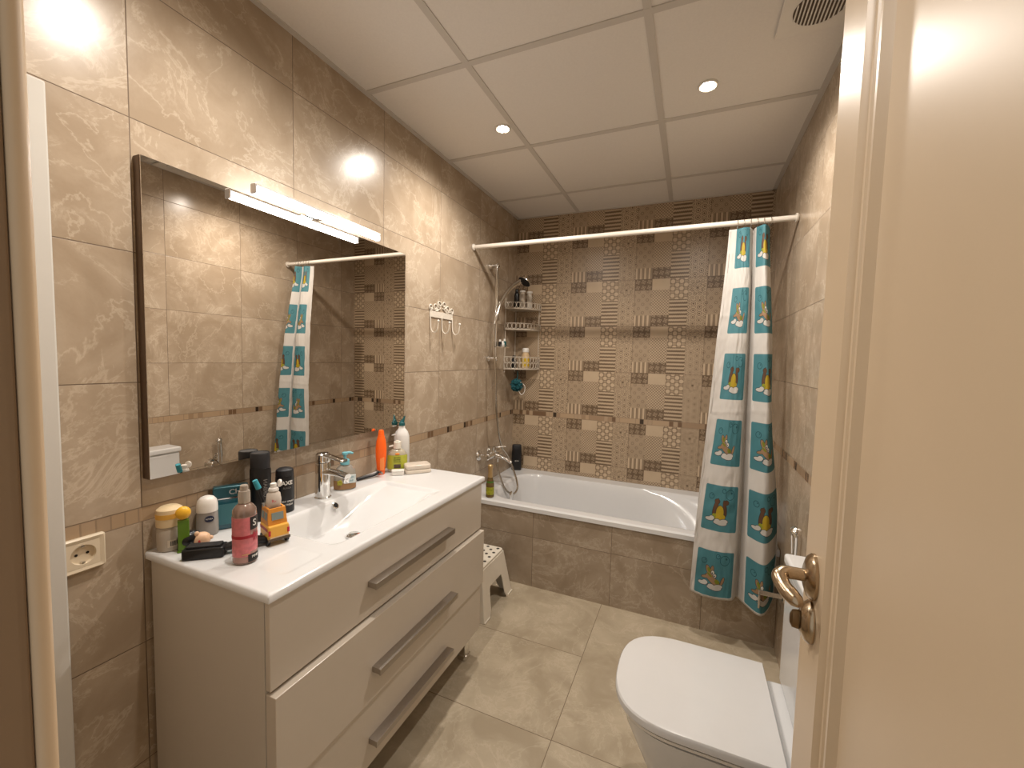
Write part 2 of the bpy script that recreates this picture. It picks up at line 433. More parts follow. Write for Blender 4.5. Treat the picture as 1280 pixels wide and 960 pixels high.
# ------------------------------------------------------------------ recessed ceiling lamps
m_glow = mat('lamp_glow', (1, 1, 1), 0.5, emit=(1.0, 0.86, 0.66), es=60.0)
dl_labels = ['small lit round recessed downlight in the ceiling nearer the left wall, above the vanity side',
             'small lit round recessed downlight in the ceiling nearer the right wall, beside the air vent',
             'round ceiling downlight over the front left of the vanity, close to the doorway',
             ]
for (x, y), lb in zip(DOWNLIGHTS, dl_labels):
    t = thing('ceiling_downlight', lb, 'ceiling light', (x, y, H), group='recessed ceiling downlights')
    bm = bmesh.new(); n = 32; rings = []
    for r, h in ((0.034, -0.0005), (0.034, -0.006), (0.030, -0.008), (0.022, -0.004), (0.022, -0.0005)):
        rings.append([bm.verts.new((r * cos(2*pi*i/n), r * sin(2*pi*i/n), h)) for i in range(n)])
    for a, b_ in zip(rings, rings[1:] + rings[:1]):
        for i in range(n): bm.faces.new((a[i], a[(i+1) % n], b_[(i+1) % n], b_[i]))
    obj('rim', bm, mat('lamp_rim_white', (0.7, 0.66, 0.6), 0.3), t, smooth=True)
    obj('bulb', lathe([(0.0215, -0.0006), (0.0215, -0.002), (0.017, -0.0065), (0.006, -0.009)], 24), m_glow, t, smooth=True)
    ld = bpy.data.lights.new('downlight_beam', 'SPOT'); ld.energy = SPOT_W; ld.color = SPOT_COL; ld.spot_size = radians(166); ld.spot_blend = 0.9; ld.shadow_soft_size = 0.022
    lo = bpy.data.objects.new('downlight_beam', ld); COL.objects.link(lo); lo.parent = t; lo.location = (0, 0, -0.034)

# air vent
t = thing('air_vent', 'square white air vent plate with round slotted grille on the ceiling', 'air vent', (1.505, 1.487, H))
obj('cover_plate', B(-0.097, 0.097, -0.097, 0.097, -0.010, -0.0035), mat('vent_plate', (0.74, 0.70, 0.64), 0.45), t, bevel=0.004)
obj('opening', lathe([(0.066, -0.0100), (0.066, -0.0106)], 36), m_dark, t)
bm = bmesh.new()
for i in range(-6, 7):
    xx = i * 0.0098; hw = sqrt(max(0, 0.066 ** 2 - xx * xx))
    box(bm, xx - 0.0017, xx + 0.0017, -hw, hw, -0.0150, -0.0106)
obj('grille', bm, mat('vent_plate', 0, 0), t)

# ------------------------------------------------------------------ bathtub
def smooth01(t): t = max(0.0, min(1.0, t)); return t * t * (3 - 2 * t)
def heightfield(x0, x1, y0, y1, nx, ny, fz, ztop, skirt, xs=None, ys=None, bottom=None):
    bm = bmesh.new(); g = []
    xs = xs or [x0 + (x1 - x0) * i / nx for i in range(nx + 1)]; ys = ys or [y0 + (y1 - y0) * j / ny for j in range(ny + 1)]
    for x in xs: g.append([bm.verts.new((x, y, fz(x, y))) for y in ys])
    for i in range(len(xs) - 1):
        for j in range(len(ys) - 1): bm.faces.new((g[i][j], g[i+1][j], g[i+1][j+1], g[i][j+1]))
    ring = [g[i][0] for i in range(len(xs))] + [g[-1][j] for j in range(1, len(ys))] + [g[i][-1] for i in range(len(xs) - 2, -1, -1)] + [g[0][j] for j in range(len(ys) - 2, 0, -1)]
    low = [bm.verts.new((v.co.x, v.co.y, ztop - skirt)) for v in ring]; n = len(ring)
    for i in range(n): bm.faces.new((ring[i], ring[(i+1) % n], low[(i+1) % n], low[i]))
    if bottom:      # inward lip so that the shell is not paper-thin at the edge
        cx, cy = (x0 + x1) / 2, (y0 + y1) / 2; e = 0.03
        inn = [bm.verts.new((min(max(v.co.x, x0 + e), x1 - e), min(max(v.co.y, y0 + e), y1 - e), ztop - skirt)) for v in ring]
        for i in range(n): bm.faces.new((low[i], low[(i+1) % n], inn[(i+1) % n], inn[i]))
    return bm
def rsd(x, y, x0, x1, y0, y1, r):
    """signed distance inside a rounded rectangle, positive inside"""
    cx, cy = (x0 + x1) / 2, (y0 + y1) / 2; qx = abs(x - cx) - (x1 - x0) / 2 + r; qy = abs(y - cy) - (y1 - y0) / 2 + r
    return -(math.hypot(max(qx, 0), max(qy, 0)) + min(max(qx, qy), 0) - r)
RZ = 0.457
def tubz(x, y):
    d = rsd(x, y, 0.125, 1.50, 2.222, 2.80, 0.17)
    endw = 0.09 + 0.25 * smooth01((x - 0.9) / 0.5)
    z = RZ - 0.34 * smooth01(d / endw) ** 0.8
    e = min(y - (TUBY - 0.008), x * 9, 9)
    if e < 0.008: z -= 0.006 * (1 - e / 0.008) ** 2
    return z
t = thing('bathtub', 'white built-in bathtub along the patterned back wall', 'bathtub', (0.8, 2.5, 0))
bm = heightfield(0.002, W - 0.002, TUBY - 0.008, YB - 0.002, 150, 90, tubz, RZ, 0.028)
bmesh.ops.translate(bm, verts=bm.verts[:], vec=(-0.8, -2.5, 0))
obj('tub_shell', bm, m_white, t, smooth=True, auto=50)
obj('overflow_cover', lathe([(0.030, 0), (0.030, 0.004), (0.022, 0.010), (0.004, 0.012)], 28, axis='x', cx=0.178 - 0.8, cy=-0.02, cz=0.385), m_chrome, t, smooth=True)
p = structure('wall_bath_front', B(0.001, W - 0.001, TUBY, TUBY + 0.03, 0.0, RZ - 0.029), m_tile_panel)

# ------------------------------------------------------------------ vanity cabinet
VX, VY0, VY1, VZ = 0.445, 0.589, 1.565, 0.785
V = thing('vanity_cabinet', 'cream three-drawer vanity cabinet with metal bar handles and legs under the washbasin', 'cabinet', (0.2, 1.08, 0))
def vpart(name, m, *b, **kw):
    a = list(b); a[0] -= 0.2; a[1] -= 0.2; a[2] -= 1.08; a[3] -= 1.08
    return obj(name, B(*a), m, kw.pop('parent', V), **kw)
vpart('side_panel', m_side, 0.012, 0.420, VY0 + 0.007, VY0 + 0.023, 0.14, VZ - 0.0185, bevel=0.001)
vpart('side_panel', m_side, 0.012, 0.420, VY1 - 0.023, VY1 - 0.007, 0.14, VZ - 0.0185, bevel=0.001)
vpart('bottom_panel', m_side, 0.012, 0.420, VY0 + 0.0235, VY1 - 0.0235, 0.14, 0.156)
vpart('back_panel', m_side, 0.012, 0.020, VY0 + 0.0235, VY1 - 0.0235, 0.157, VZ - 0.14)
for k, (z0, z1, xf, hz_) in enumerate(((0.566, 0.763, 0.436, 0.656), (0.330, 0.558, 0.452, 0.418), (0.128, 0.326, 0.440, 0.203))):
    a = [0.4215 - 0.2, xf - 0.2, VY0 + 0.008 - 1.08, VY1 - 0.010 - 1.08, z0, z1]
    d = obj('drawer', B(*a), m_lacquer, V, bevel=0.0015)
    d['label'] = ['top drawer front with bar handle', 'middle drawer front, standing slightly open', 'lowest drawer front with bar handle'][k]
    bm = B(xf + 0.024 - 0.2, xf + 0.029 - 0.2, 0.886 - 1.08, 1.296 - 1.08, hz_ - 0.009, hz_ + 0.009)
    box(bm, xf - 0.2, xf + 0.0245 - 0.2, 0.886 - 1.08, 1.296 - 1.08, hz_ + 0.005, hz_ + 0.009)
    box(bm, xf - 0.2, xf + 0.0245 - 0.2, 0.886 - 1.08, 0.892 - 1.08, hz_ - 0.007, hz_ + 0.0055)
    box(bm, xf - 0.2, xf + 0.0245 - 0.2, 1.290 - 1.08, 1.296 - 1.08, hz_ - 0.007, hz_ + 0.0055)
    obj('handle', bm, m_brushed, d, bevel=0.0006)
    if k == 1: obj('drawer_box', B(0.30 - 0.2, 0.4210 - 0.2, VY0 + 0.03 - 1.08, VY1 - 0.03 - 1.08, 0.34, 0.50), m_side, d)
for x in (0.045, 0.385):
    for y in (VY0 + 0.045, VY1 - 0.045):
        bm = lathe([(0.021, 0.0), (0.023, 0.004), (0.023, 0.02), (0.019, 0.024), (0.019, 0.1395)], 20, cx=x - 0.2, cy=y - 1.08, power=5)
        obj('leg', bm, m_chrome, V, smooth=True)
# washbasin top, one ceramic piece with an integrated bowl
def basz(x, y):
    db, df, dl, dr = x - 0.112, 0.392 - x, y - 0.812, 1.325 - y
    if min(db, df, dl, dr) <= 0: z = 0
    else: z = smooth01(db / 0.035) * smooth01(df / 0.055) * smooth01(dl / 0.07) * (smooth01(dr / 0.33) * 0.86 + 0.14 * smooth01(dr / 0.02))
    bumps = 0.0
    e = min(VX - x, y - VY0, VY1 - y)
    if e < 0.006: bumps -= 0.004 * (1 - e / 0.006) ** 2
    if 0.6 < y < 1.56 and rsd(x, y, 0.30, 0.405, 0.655, 0.775, 0.02) > 0: bumps -= 0.0012 * smooth01(rsd(x, y, 0.30, 0.405, 0.655, 0.775, 0.02) / 0.01)
    return VZ - 0.088 * z + bumps
t = thing('washbasin', 'white ceramic washbasin top with a sunken bowl, on the cream vanity', 'washbasin', (0.2, 1.08, VZ))
ysl = [VY0 + (VY1 - VY0) * j / 240 for j in range(241)]; xsl = [0.002 + (VX - 0.002) * i / 110 for i in range(111)]
bm = heightfield(0.002, VX, VY0, VY1, 0, 0, basz, VZ, 0.018, xsl, ysl, bottom=True)
bmesh.ops.translate(bm, verts=bm.verts[:], vec=(-0.2, -1.08, -VZ))
obj('basin_top', bm, m_white, t, smooth=True, auto=50)
zd = basz(0.245, 1.03) - VZ
obj('drain', lathe([(0.024, zd + 0.0006), (0.024, zd + 0.004), (0.019, zd + 0.007), (0.003, zd + 0.008)], 28, cx=0.045, cy=-0.05), m_chrome, t, smooth=True)
t2 = lathe([(0.0115, 0.0), (0.0115, 0.002), (0.0085, 0.003), (0.0085, 0.0012)], 24, axis='x')
bmesh.ops.rotate(t2, verts=t2.verts[:], cent=(0, 0, 0), matrix=Matrix.Rotation(radians(-38), 3, 'Y'))
bmesh.ops.translate(t2, verts=t2.verts[:], vec=(0.1295 - 0.2, 1.066 - 1.08, -0.0175))
ov = obj('overflow_ring', t2, m_chrome, t, smooth=True)
t3 = lathe([(0.0085, 0.0), (0.0085, 0.0018)], 24, axis='x')
bmesh.ops.rotate(t3, verts=t3.verts[:], cent=(0, 0, 0), matrix=Matrix.Rotation(radians(-38), 3, 'Y'))
bmesh.ops.translate(t3, verts=t3.verts[:], vec=(0.1297 - 0.2, 1.066 - 1.08, -0.0172))
obj('overflow_hole', t3, m_black, ov)

# ------------------------------------------------------------------ mirror and its lamp
MY0, MY1, MZ0, MZ1 = 0.590, 1.562, 0.968, 1.733
t = thing('wall_mirror', 'large rectangular frameless mirror with bronze edge on the left wall above the vanity', 'mirror', (0.0, (MY0 + MY1) / 2, MZ0))
cyy = (MY0 + MY1) / 2
obj('backing', B(0.001, 0.026, MY0 - cyy, MY1 - cyy, 0, MZ1 - MZ0), mat('mirror_edge_bronze', (0.13, 0.085, 0.055), 0.35, 0.6), t, bevel=0.0008)
obj('glass', B(0.0262, 0.030, MY0 + 0.001 - cyy, MY1 - 0.001 - cyy, 0.001, MZ1 - MZ0 - 0.001), mat('mirror_silver', (0.84, 0.81, 0.77), 0.0, 1.0, var=0.0), t)
t = thing('mirror_lamp', 'slim lit LED bar lamp at the top of the mirror', 'lamp', (0.085, 1.073, 1.741))
obj('housing', B(-0.011, 0.011, -0.252, 0.252, 0.000, 0.008), mat('lamp_housing', (0.55, 0.52, 0.5), 0.3, 0.7), t, bevel=0.003)
obj('diffuser', lathe([(0.004, -0.246), (0.009, -0.244), (0.0095, -0.240), (0.0095, 0.240), (0.009, 0.244), (0.004, 0.246)], 20, axis='y', sy=1.0, cz=-0.0098), mat('led_glow', (1, 1, 1), 0.5, emit=LED_COL, es=LED_STRENGTH), t, smooth=True)
for s in (-1, 1): obj('end_cap', B(-0.0115, 0.0115, min(s * 0.2525, s * 0.2465), max(s * 0.2525, s * 0.2465), -0.020, 0.0085), mat('lamp_housing', 0, 0), t, bevel=0.003)
bm = B(-0.0835, -0.011, -0.02, 0.02, 0.002, 0.007); box(bm, -0.084, -0.055, -0.03, 0.03, -0.004, 0.020)
obj('bracket', bm, m_chrome, t, bevel=0.001)

# ------------------------------------------------------------------ power socket
t = thing('power_socket', 'cream wall socket with round recess and twin sockets holes, left of the vanity', 'socket', (0.0, 0.474, 0.829))
t['label'] = 'cream square wall power socket left of the vanity, below the decorative tile strip'
m_sock = mat('socket_cream', (0.72, 0.62, 0.47), 0.35)
bm = bmesh.new(); fr = rrect(-0.038, 0.038, -0.038, 0.038, 0.004); n = len(fr)
rings = []
for poly, h in ((fr, 0.0005), (fr, 0.008), (rrect(-0.035, 0.035, -0.035, 0.035, 0.004), 0.011), (rrect(-0.028, 0.028, -0.028, 0.028, 0.003), 0.009), (rrect(-0.028, 0.028, -0.028, 0.028, 0.003), 0.0005)):
    rings.append([bm.verts.new((h, a, b_)) for a, b_ in poly])
for a, b_ in zip(rings, rings[1:]):
    for i in range(n): bm.faces.new((a[i], a[(i+1) % n], b_[(i+1) % n], b_[i]))
obj('frame', bm, m_sock, t, smooth=True)
bm = bmesh.new(); N = 48; sq = []
for i in range(N):
    a = 2 * pi * i / N; c, s_ = cos(a), sin(a); k = 0.0278 / max(abs(c), abs(s_)); sq.append((k * c, k * s_))
R1 = [bm.verts.new((0.0095, a, b_)) for a, b_ in sq]
R2 = [bm.verts.new((0.0095, 0.0215 * cos(2*pi*i/N), 0.0215 * sin(2*pi*i/N))) for i in range(N)]
R3 = [bm.verts.new((0.0015, 0.0205 * cos(2*pi*i/N), 0.0205 * sin(2*pi*i/N))) for i in range(N)]
for a, b_ in ((R1, R2), (R2, R3)):
    for i in range(N): bm.faces.new((a[i], a[(i+1) % N], b_[(i+1) % N], b_[i]))
bm.faces.new(R3)
sk = obj('socket_insert', bm, m_sock, t, smooth=True)
for yy in (-0.0095, 0.0095): obj('pin_hole', lathe([(0.0028, 0.0017), (0.0028, 0.0022)], 14, axis='x', cy=yy), m_black, sk)
for zz in (-1, 1): obj('earth_clip', B(0.002, 0.0085, -0.003, 0.003, min(zz*0.0195, zz*0.0165), max(zz*0.0195, zz*0.0165)), m_chrome, sk)

# ------------------------------------------------------------------ basin tap
t = thing('basin_tap', 'chrome single-lever mixer tap at the back of the washbasin', 'tap', (0.066, 1.072, VZ), rz=radians(-4))
obj('tap_body', lathe([(0.027, 0.0005), (0.027, 0.003), (0.0245, 0.006), (0.0240, 0.118), (0.0225, 0.124), (0.018, 0.126)], 36), m_chrome, t, smooth=True)
sp = spline([(0.014, 0, 0.093), (0.05, 0, 0.096), (0.09, 0, 0.095), (0.122, 0, 0.091)], 8)
obj('spout', tube(sp, [0.0165 - 0.003 * i / (len(sp) - 1) for i in range(len(sp))], 16, flat=0.72), m_chrome, t, smooth=True)
obj('aerator', lathe([(0.010, 0.070), (0.0105, 0.074), (0.0105, 0.084)], 20, cx=0.112), m_chrome, t, smooth=True)
bm = lathe([(0.0245, 0.1265), (0.0248, 0.130), (0.0235, 0.152), (0.018, 0.157), (0.005, 0.158)], 36)
lv = spline([(0.0, 0, 0.150), (0.04, 0, 0.149), (0.075, 0, 0.145), (0.110, 0, 0.142)], 8)
tube(lv, [0.016, *[0.015] * (len(lv) - 3), 0.012, 0.009], 14, bm=bm, flat=0.38)
obj('lever', bm, m_chrome, t, smooth=True)

# ------------------------------------------------------------------ toiletries on the vanity
def facing(x, y):            # angle that turns a thing's -y side towards the camera
    return atan2(0.025 - y, 1.219 - x) + pi / 2
# cosmetic jar
m_clear = mat('frosted_clear_plastic', (0.60, 0.53, 0.45), 0.25, var=0.05, trans=0.25)
x, y = 0.036, 0.626
t = thing('cosmetic_jar', 'round frosted jar with cream lid and yellow band beside the green candy dispenser', 'jar', (x, y, VZ + 0.0004), facing(x, y))
obj('jar_body', lathe([(0.024, 0), (0.0265, 0.003), (0.0272, 0.030), (0.0265, 0.052), (0.0245, 0.058), (0.023, 0.060)], 36), m_clear, t, smooth=True)
obj('lid', lathe([(0.0250, 0.0605), (0.0275, 0.062), (0.0275, 0.092), (0.026, 0.103), (0.018, 0.109), (0.003, 0.110)], 36), mat('cream_lid', (0.70, 0.55, 0.34), 0.35), t, smooth=True)
cyl_label('yellow_band', 0.0277, pi + 0.1, 2 * pi - 0.1, 0.082, 0.094, mat('yellow_band', (0.75, 0.42, 0.08), 0.4), t)
lab = cyl_label('label_sticker', 0.0274, 1.5 * pi - 0.2, 1.5 * pi + 0.75, 0.012, 0.030, mat('label_cream', (0.60, 0.52, 0.42), 0.5), t)
bm = bmesh.new()
for i in range(9):
    a = 1.5 * pi + 0.02 + i * 0.05; w_ = 0.010 + 0.014 * (i % 3 == 0)
    p0, p1 = a - w_, a + w_
    vs = [bm.verts.new(((0.0281) * cos(q), (0.0281) * sin(q), z)) for q, z in ((p0, 0.015), (p1, 0.015), (p1, 0.027), (p0, 0.027))]
    bm.faces.new(vs)
obj('barcode', bm, m_ink, lab)
# candy dispenser, green stem with plain yellow top
x, y = 0.081, 0.631
t = thing('candy_dispenser', 'green candy dispenser with yellow top standing in front of the frosted jar', 'candy dispenser', (x, y, VZ + 0.0004), facing(x, y))
m_green = mat('green_plastic', (0.10, 0.20, 0.012), 0.35)
obj('stem', prism(rrect(-0.0105, 0.0125, -0.006, 0.006, 0.002, 3), 0.003, 0.0795), m_green, t, bevel=0.0008)
obj('foot', prism(rrect(-0.0125, 0.0135, -0.010, 0.010, 0.002, 3), 0.0, 0.0032), m_green, t, bevel=0.0006)
bm = bmesh.new(); ball(bm, (0.001, 0, 0.0965), 0.016, 1.0, 0.75, 1.02, 20)
obj('yellow_cap', bm, mat('yellow_plastic', (0.80, 0.44, 0.03), 0.35), t, smooth=True)
# roll-on deodorant
x, y = 0.033, 0.716
t = thing('roll_on_deodorant', 'grey roll-on deodorant with domed white cap, between the jar and the blue perfume bottle', 'deodorant', (x, y, VZ + 0.0004), facing(x, y))
obj('bottle_body', lathe([(0.022, 0), (0.0245, 0.003), (0.0250, 0.030), (0.0240, 0.060), (0.0235, 0.0645)], 36, sy=0.8), mat('grey_plastic', (0.30, 0.275, 0.25), 0.25), t, smooth=True)
obj('cap', lathe([(0.0240, 0.065), (0.0243, 0.068), (0.0240, 0.084), (0.0215, 0.096), (0.015, 0.104), (0.006, 0.1075), (0.001, 0.108)], 36, sy=0.85), mat('white_cap', (0.78, 0.74, 0.69), 0.3), t, smooth=True)
bm = bmesh.new(); N = 28
vs = [bm.verts.new((0.004 + 0.0105 * cos(2*pi*i/N), -0.0204 + 0.0, 0.048 + 0.0085 * sin(2*pi*i/N))) for i in range(N)]
vs2 = [bm.verts.new((v.co.x, -0.0170, v.co.z)) for v in vs]
bm.faces.new(vs); bm.faces.new(vs2[::-1])
for i in range(N): bm.faces.new((vs[i], vs[(i+1) % N], vs2[(i+1) % N], vs2[i]))
em = obj('oval_emblem', bm, mat('navy_print', (0.010, 0.016, 0.05), 0.4), t)
lettering('NIVEA', 0.0058, m_wink, em, txt_at(0.004, -0.0206, 0.048, (1, 0, 0), (0, 0, 1)))
# toy head lying beside the brush
x, y = 0.090, 0.660
t = thing('toy_head', 'small toy head with peach face and black hair lying behind the black hair brush', 'toy', (x, y, VZ + 0.0004), facing(x, y) + 0.2)
bm = bmesh.new(); ball(bm, (0.006, -0.003, 0.0190), 0.0185, 1.1, 0.9, 1.0, 20); ball(bm, (-0.004, -0.006, 0.036), 0.006, 1, 0.8, 1.2, 12); ball(bm, (0.0255, -0.008, 0.020), 0.005, 1, 1, 1, 12)
hd = obj('face', bm, mat('peach_plastic', (0.72, 0.46, 0.29), 0.4), t, smooth=True)
bm = bmesh.new(); ball(bm, (-0.016, 0.008, 0.0240), 0.0225, 1.15, 0.9, 0.95, 20); ball(bm, (-0.017, -0.007, 0.011), 0.0095, 0.8, 0.9, 1.1, 14)
obj('hair', bm, m_black, t, smooth=True)
bm = bmesh.new(); ball(bm, (-0.002, -0.0190, 0.0185), 0.0038, 0.7, 0.5, 1.5, 10)
obj('mouth', bm, mat('red_print', (0.40, 0.03, 0.03), 0.5), hd, smooth=True)
# black brush (block with bent handle)
t = thing('hair_brush', 'black plastic hair brush lying at the front left of the basin top', 'brush', (0.157, 0.637, VZ + 0.0004), radians(40))
bm = prism(rrect(-0.043, 0.043, -0.0185, 0.0185, 0.005, 4), 0.0, 0.026)
obj('bristle_head', bm, m_black, t, bevel=0.003, smooth=True)
obj('pad', prism(rrect(-0.036, 0.036, -0.0125, 0.0125, 0.004, 4), 0.0262, 0.031), m_blackm, t, bevel=0.0015)
hp = spline([(0.036, 0.004, 0.015), (0.058, 0.012, 0.018), (0.080, 0.024, 0.020), (0.104, 0.034, 0.016), (0.125, 0.040, 0.012)], 6)
obj('brush_handle', tube(hp, [0.011 + 0.004 * sin(pi * i / (len(hp) - 1)) for i in range(len(hp))], 16, flat=0.75), m_black, t, smooth=True)
# blue perfume bottle
x, y = 0.038, 0.776
t = thing('perfume_bottle', 'flat rectangular blue glass perfume bottle with teal cap against the tiled wall', 'perfume', (x, y, VZ + 0.0004), radians(58))
m_blueglass = mat('blue_glass', (0.015, 0.095, 0.13), 0.12, trans=0.15, coat=0.5)
obj('bottle_body', B(-0.042, 0.042, -0.014, 0.014, 0, 0.086), m_blueglass, t, bevel=0.004, seg=3)
obj('cap', B(-0.042, 0.042, -0.013, 0.013, 0.0875, 0.121), mat('teal_cap', (0.015, 0.07, 0.085), 0.2, 0.3), t, bevel=0.005, seg=3)
obj('silver_band', B(-0.030, 0.042, -0.0145, -0.0125, 0.0862, 0.0892), m_chrome, t)
obj('face_label', B(-0.030, 0.034, -0.0146, -0.0142, 0.014, 0.072), mat('pale_blue_print', (0.045, 0.16, 0.19), 0.5), t)
lettering('CH', 0.020, mat('silver_print', (0.55, 0.58, 0.58), 0.25, 0.9), t, txt_at(0.010, -0.0135, 0.104, (1, 0, 0), (0, 0, 1)), bold=0.0004)
# pink body mist
x, y = 0.263, 0.664
t = thing('body_mist_bottle', 'clear pink body mist bottle with glass cap at the front of the basin top', 'spray bottle', (x, y, VZ + 0.0004), facing(x, y))
R_ = 0.0250
obj('bottle_body', lathe([(0.022, 0), (R_, 0.003), (R_, 0.118), (0.0240, 0.128), (0.0190, 0.136), (0.0145, 0.140), (0.0115, 0.142)], 40), mat('mist_glass', (0.36, 0.24, 0.19), 0.08, trans=0.5, coat=0.5), t, smooth=True)
cyl_label('base_pad', R_ + 0.0001, pi + 0.05, 2 * pi - 0.05, 0.006, 0.114, mat('pink_tint', (0.40, 0.23, 0.20), 0.2), t, 30)
cyl_label('pink_label', R_ + 0.0006, pi + 0.15, 2 * pi - 1.15, 0.020, 0.112, mat('pink_print', (0.62, 0.18, 0.20), 0.35, var=0.35, scale=90), t, 24)
cyl_label('pink_label', R_ + 0.0006, 2 * pi - 1.15, 2 * pi - 0.2, 0.030, 0.070, mat('pink_print', 0, 0), t, 24)
cyl_label('red_ribbon', R_ + 0.0011, pi + 0.1, 2 * pi - 0.25, 0.063, 0.070, mat('crimson_print', (0.36, 0.015, 0.03), 0.3), t, 24)
bl = cyl_label('black_label', R_ + 0.0011, 2 * pi - 1.15, 2 * pi - 0.2, 0.082, 0.112, m_ink, t, 24)
lettering('S', 0.022, m_wink, bl, TXT_UP @ Matrix.Translation((0, 0.097, 0)), cyl=(R_ + 0.0014, 2 * pi - 0.75), bold=0.0002)
bl = cyl_label('black_label', R_ + 0.0011, 2 * pi - 1.35, 2 * pi - 0.15, 0.006, 0.024, m_ink, t, 24)
lettering('PINK', 0.008, m_wink, bl, TXT_UP @ Matrix.Translation((0, 0.017, 0)), cyl=(R_ + 0.0014, 2 * pi - 0.72))
bl = cyl_label('gold_script', R_ + 0.0011, 1.5 * pi - 0.25, 1.5 * pi + 0.3, 0.0245, 0.026, mat('gold_print', (0.6, 0.42, 0.15), 0.3, 0.5), t)
bm = bmesh.new()
for i in range(7):                        # bow shape in the ribbon
    a = 2 * pi - 0.95 + i * 0.1; zc = 0.066; hh = 0.004 + 0.011 * abs(sin(i * 1.1))
    r_ = R_ + 0.0019; v_ = [bm.verts.new((r_ * cos(q), r_ * sin(q), z)) for q, z in ((a - 0.05, zc - hh), (a + 0.05, zc - hh * 0.6), (a + 0.05, zc + hh), (a - 0.05, zc + hh * 0.5))]
    bm.faces.new(v_)
obj('bow', bm, mat('crimson_print', 0, 0), bl)
obj('spray_cap', lathe([(0.0112, 0.1425), (0.0125, 0.144), (0.0125, 0.168), (0.0115, 0.1715), (0.0085, 0.172), (0.0085, 0.183), (0.0070, 0.185)], 28), mat('clear_cap', (0.62, 0.54, 0.46), 0.06, trans=0.5), t, smooth=True)
# tall black spray can
x, y = 0.056, 0.852
t = thing('deodorant_can', 'tall black spray can with flat black cap standing against the wall under the mirror', 'spray can', (x, y, VZ + 0.0004), facing(x, y))
obj('can_body', lathe([(0.025, 0), (0.0275, 0.002), (0.0275, 0.150), (0.0262, 0.1555)], 36), m_black, t, smooth=True)
obj('cap', lathe([(0.0255, 0.156), (0.0258, 0.158), (0.0258, 0.198), (0.0235, 0.2015), (0.0225, 0.2000)], 36), m_blackm, t, smooth=True)
lettering('URBAN', 0.016, mat('grey_print', (0.16, 0.15, 0.14), 0.4), t, Matrix(((0, 1, 0, 0), (0, 0, 1, 0), (1, 0, 0, 0.098), (0, 0, 0, 1))) @ Matrix.Rotation(0, 4, 'Z'), cyl=(0.0277, 1.5 * pi + 0.45))
# black body spray, AXE
x, y = 0.062, 0.928
t = thing('body_spray', 'shorter black body spray lettered AXE standing between the tall black can and the tap', 'spray can', (x, y, VZ + 0.0004), facing(x, y))
obj('can_body', lathe([(0.024, 0), (0.0265, 0.002), (0.0268, 0.085), (0.0262, 0.108), (0.0255, 0.115)], 36), m_black, t, smooth=True)
obj('cap', lathe([(0.0256, 0.1152), (0.0258, 0.117), (0.0245, 0.132), (0.018, 0.137), (0.002, 0.138)], 36), m_blackm, t, smooth=True)
lettering('AXE', 0.017, m_wink, t, TXT_UP @ Matrix.Translation((0, 0.094, 0)), cyl=(0.0270, 1.5 * pi + 0.25), bold=0.0004)
lettering('BLACK', 0.0075, mat('grey_print', 0, 0), t, TXT_UP @ Matrix.Translation((0, 0.079, 0)), cyl=(0.0270, 1.5 * pi + 0.25))
lettering('BODY SPRAY', 0.0075, m_wink, t, TXT_UP @ Matrix.Translation((0, 0.036, 0)), cyl=(0.0270, 1.5 * pi + 0.2))
lettering('48H FRESH', 0.0075, m_wink, t, TXT_UP @ Matrix.Translation((0, 0.026, 0)), cyl=(0.0270, 1.5 * pi + 0.2))
# toy van toothbrush holder: hollow box open at the top, front towards the camera
x, y = 0.228, 0.768
VANZ = VZ + 0.0004
van = thing('toothbrush_holder', 'yellow and orange toy van shaped toothbrush holder with red tail lights', 'toothbrush holder', (x, y, VANZ), facing(x, y) + radians(18))
m_vy, m_vo = mat('van_yellow', (0.80, 0.42, 0.06), 0.4), mat('van_orange', (0.70, 0.28, 0.04), 0.4)
bm = B(-0.0255, 0.0255, -0.030, 0.034, 0.011, 0.052)
obj('lower_body', bm, m_vy, van, bevel=0.005, seg=3)
bm = bmesh.new(); lo, hi = [], []      # cabin walls tapering up, open top
def vring(x0, x1, y0, y1, z): return [bm.verts.new(p) for p in ((x0, y0, z), (x1, y0, z), (x1, y1, z), (x0, y1, z))]
rr_ = [vring(-0.0235, 0.0235, -0.022, 0.033, 0.0522), vring(-0.0205, 0.0205, -0.017, 0.031, 0.094), vring(-0.0155, 0.0155, -0.013, 0.027, 0.094), vring(-0.0155, 0.0155, -0.013, 0.027, 0.062)]
for a, b_ in zip(rr_, rr_[1:]):
    for i in range(4): bm.faces.new((a[i], a[(i+1) % 4], b_[(i+1) % 4], b_[i]))
bm.faces.new(rr_[3])
cab = obj('cabin', bm, m_vo, van, bevel=0.0012)
m_pane = mat('van_window', (0.22, 0.27, 0.26), 0.3)
wn_ = B(-0.014, 0.014, -0.0215, -0.0185, 0.064, 0.083)
bmesh.ops.rotate(wn_, verts=wn_.verts[:], cent=(0, -0.020, 0.0735), matrix=Matrix.Rotation(radians(-7), 3, 'X'))
obj('window', wn_, m_pane, cab)
for s in (-1, 1):
    for yy in (-0.004, 0.018):
        w_ = B(s * 0.0215 - 0.0014, s * 0.0215 + 0.0014, yy - 0.008, yy + 0.008, 0.064, 0.083)
        bmesh.ops.rotate(w_, verts=w_.verts[:], cent=(s * 0.0215, yy, 0.0735), matrix=Matrix.Rotation(radians(-s * 5), 3, 'Y'))
        obj('window', w_, m_pane, cab)
obj('holder_lining', B(-0.0145, 0.0145, -0.012, 0.026, 0.0622, 0.065), mat('dark_red_inside', (0.20, 0.02, 0.02), 0.5), van)
obj('bumper', B(-0.0268, 0.0268, -0.0335, -0.0302, 0.013, 0.020), m_dark, van, bevel=0.001)
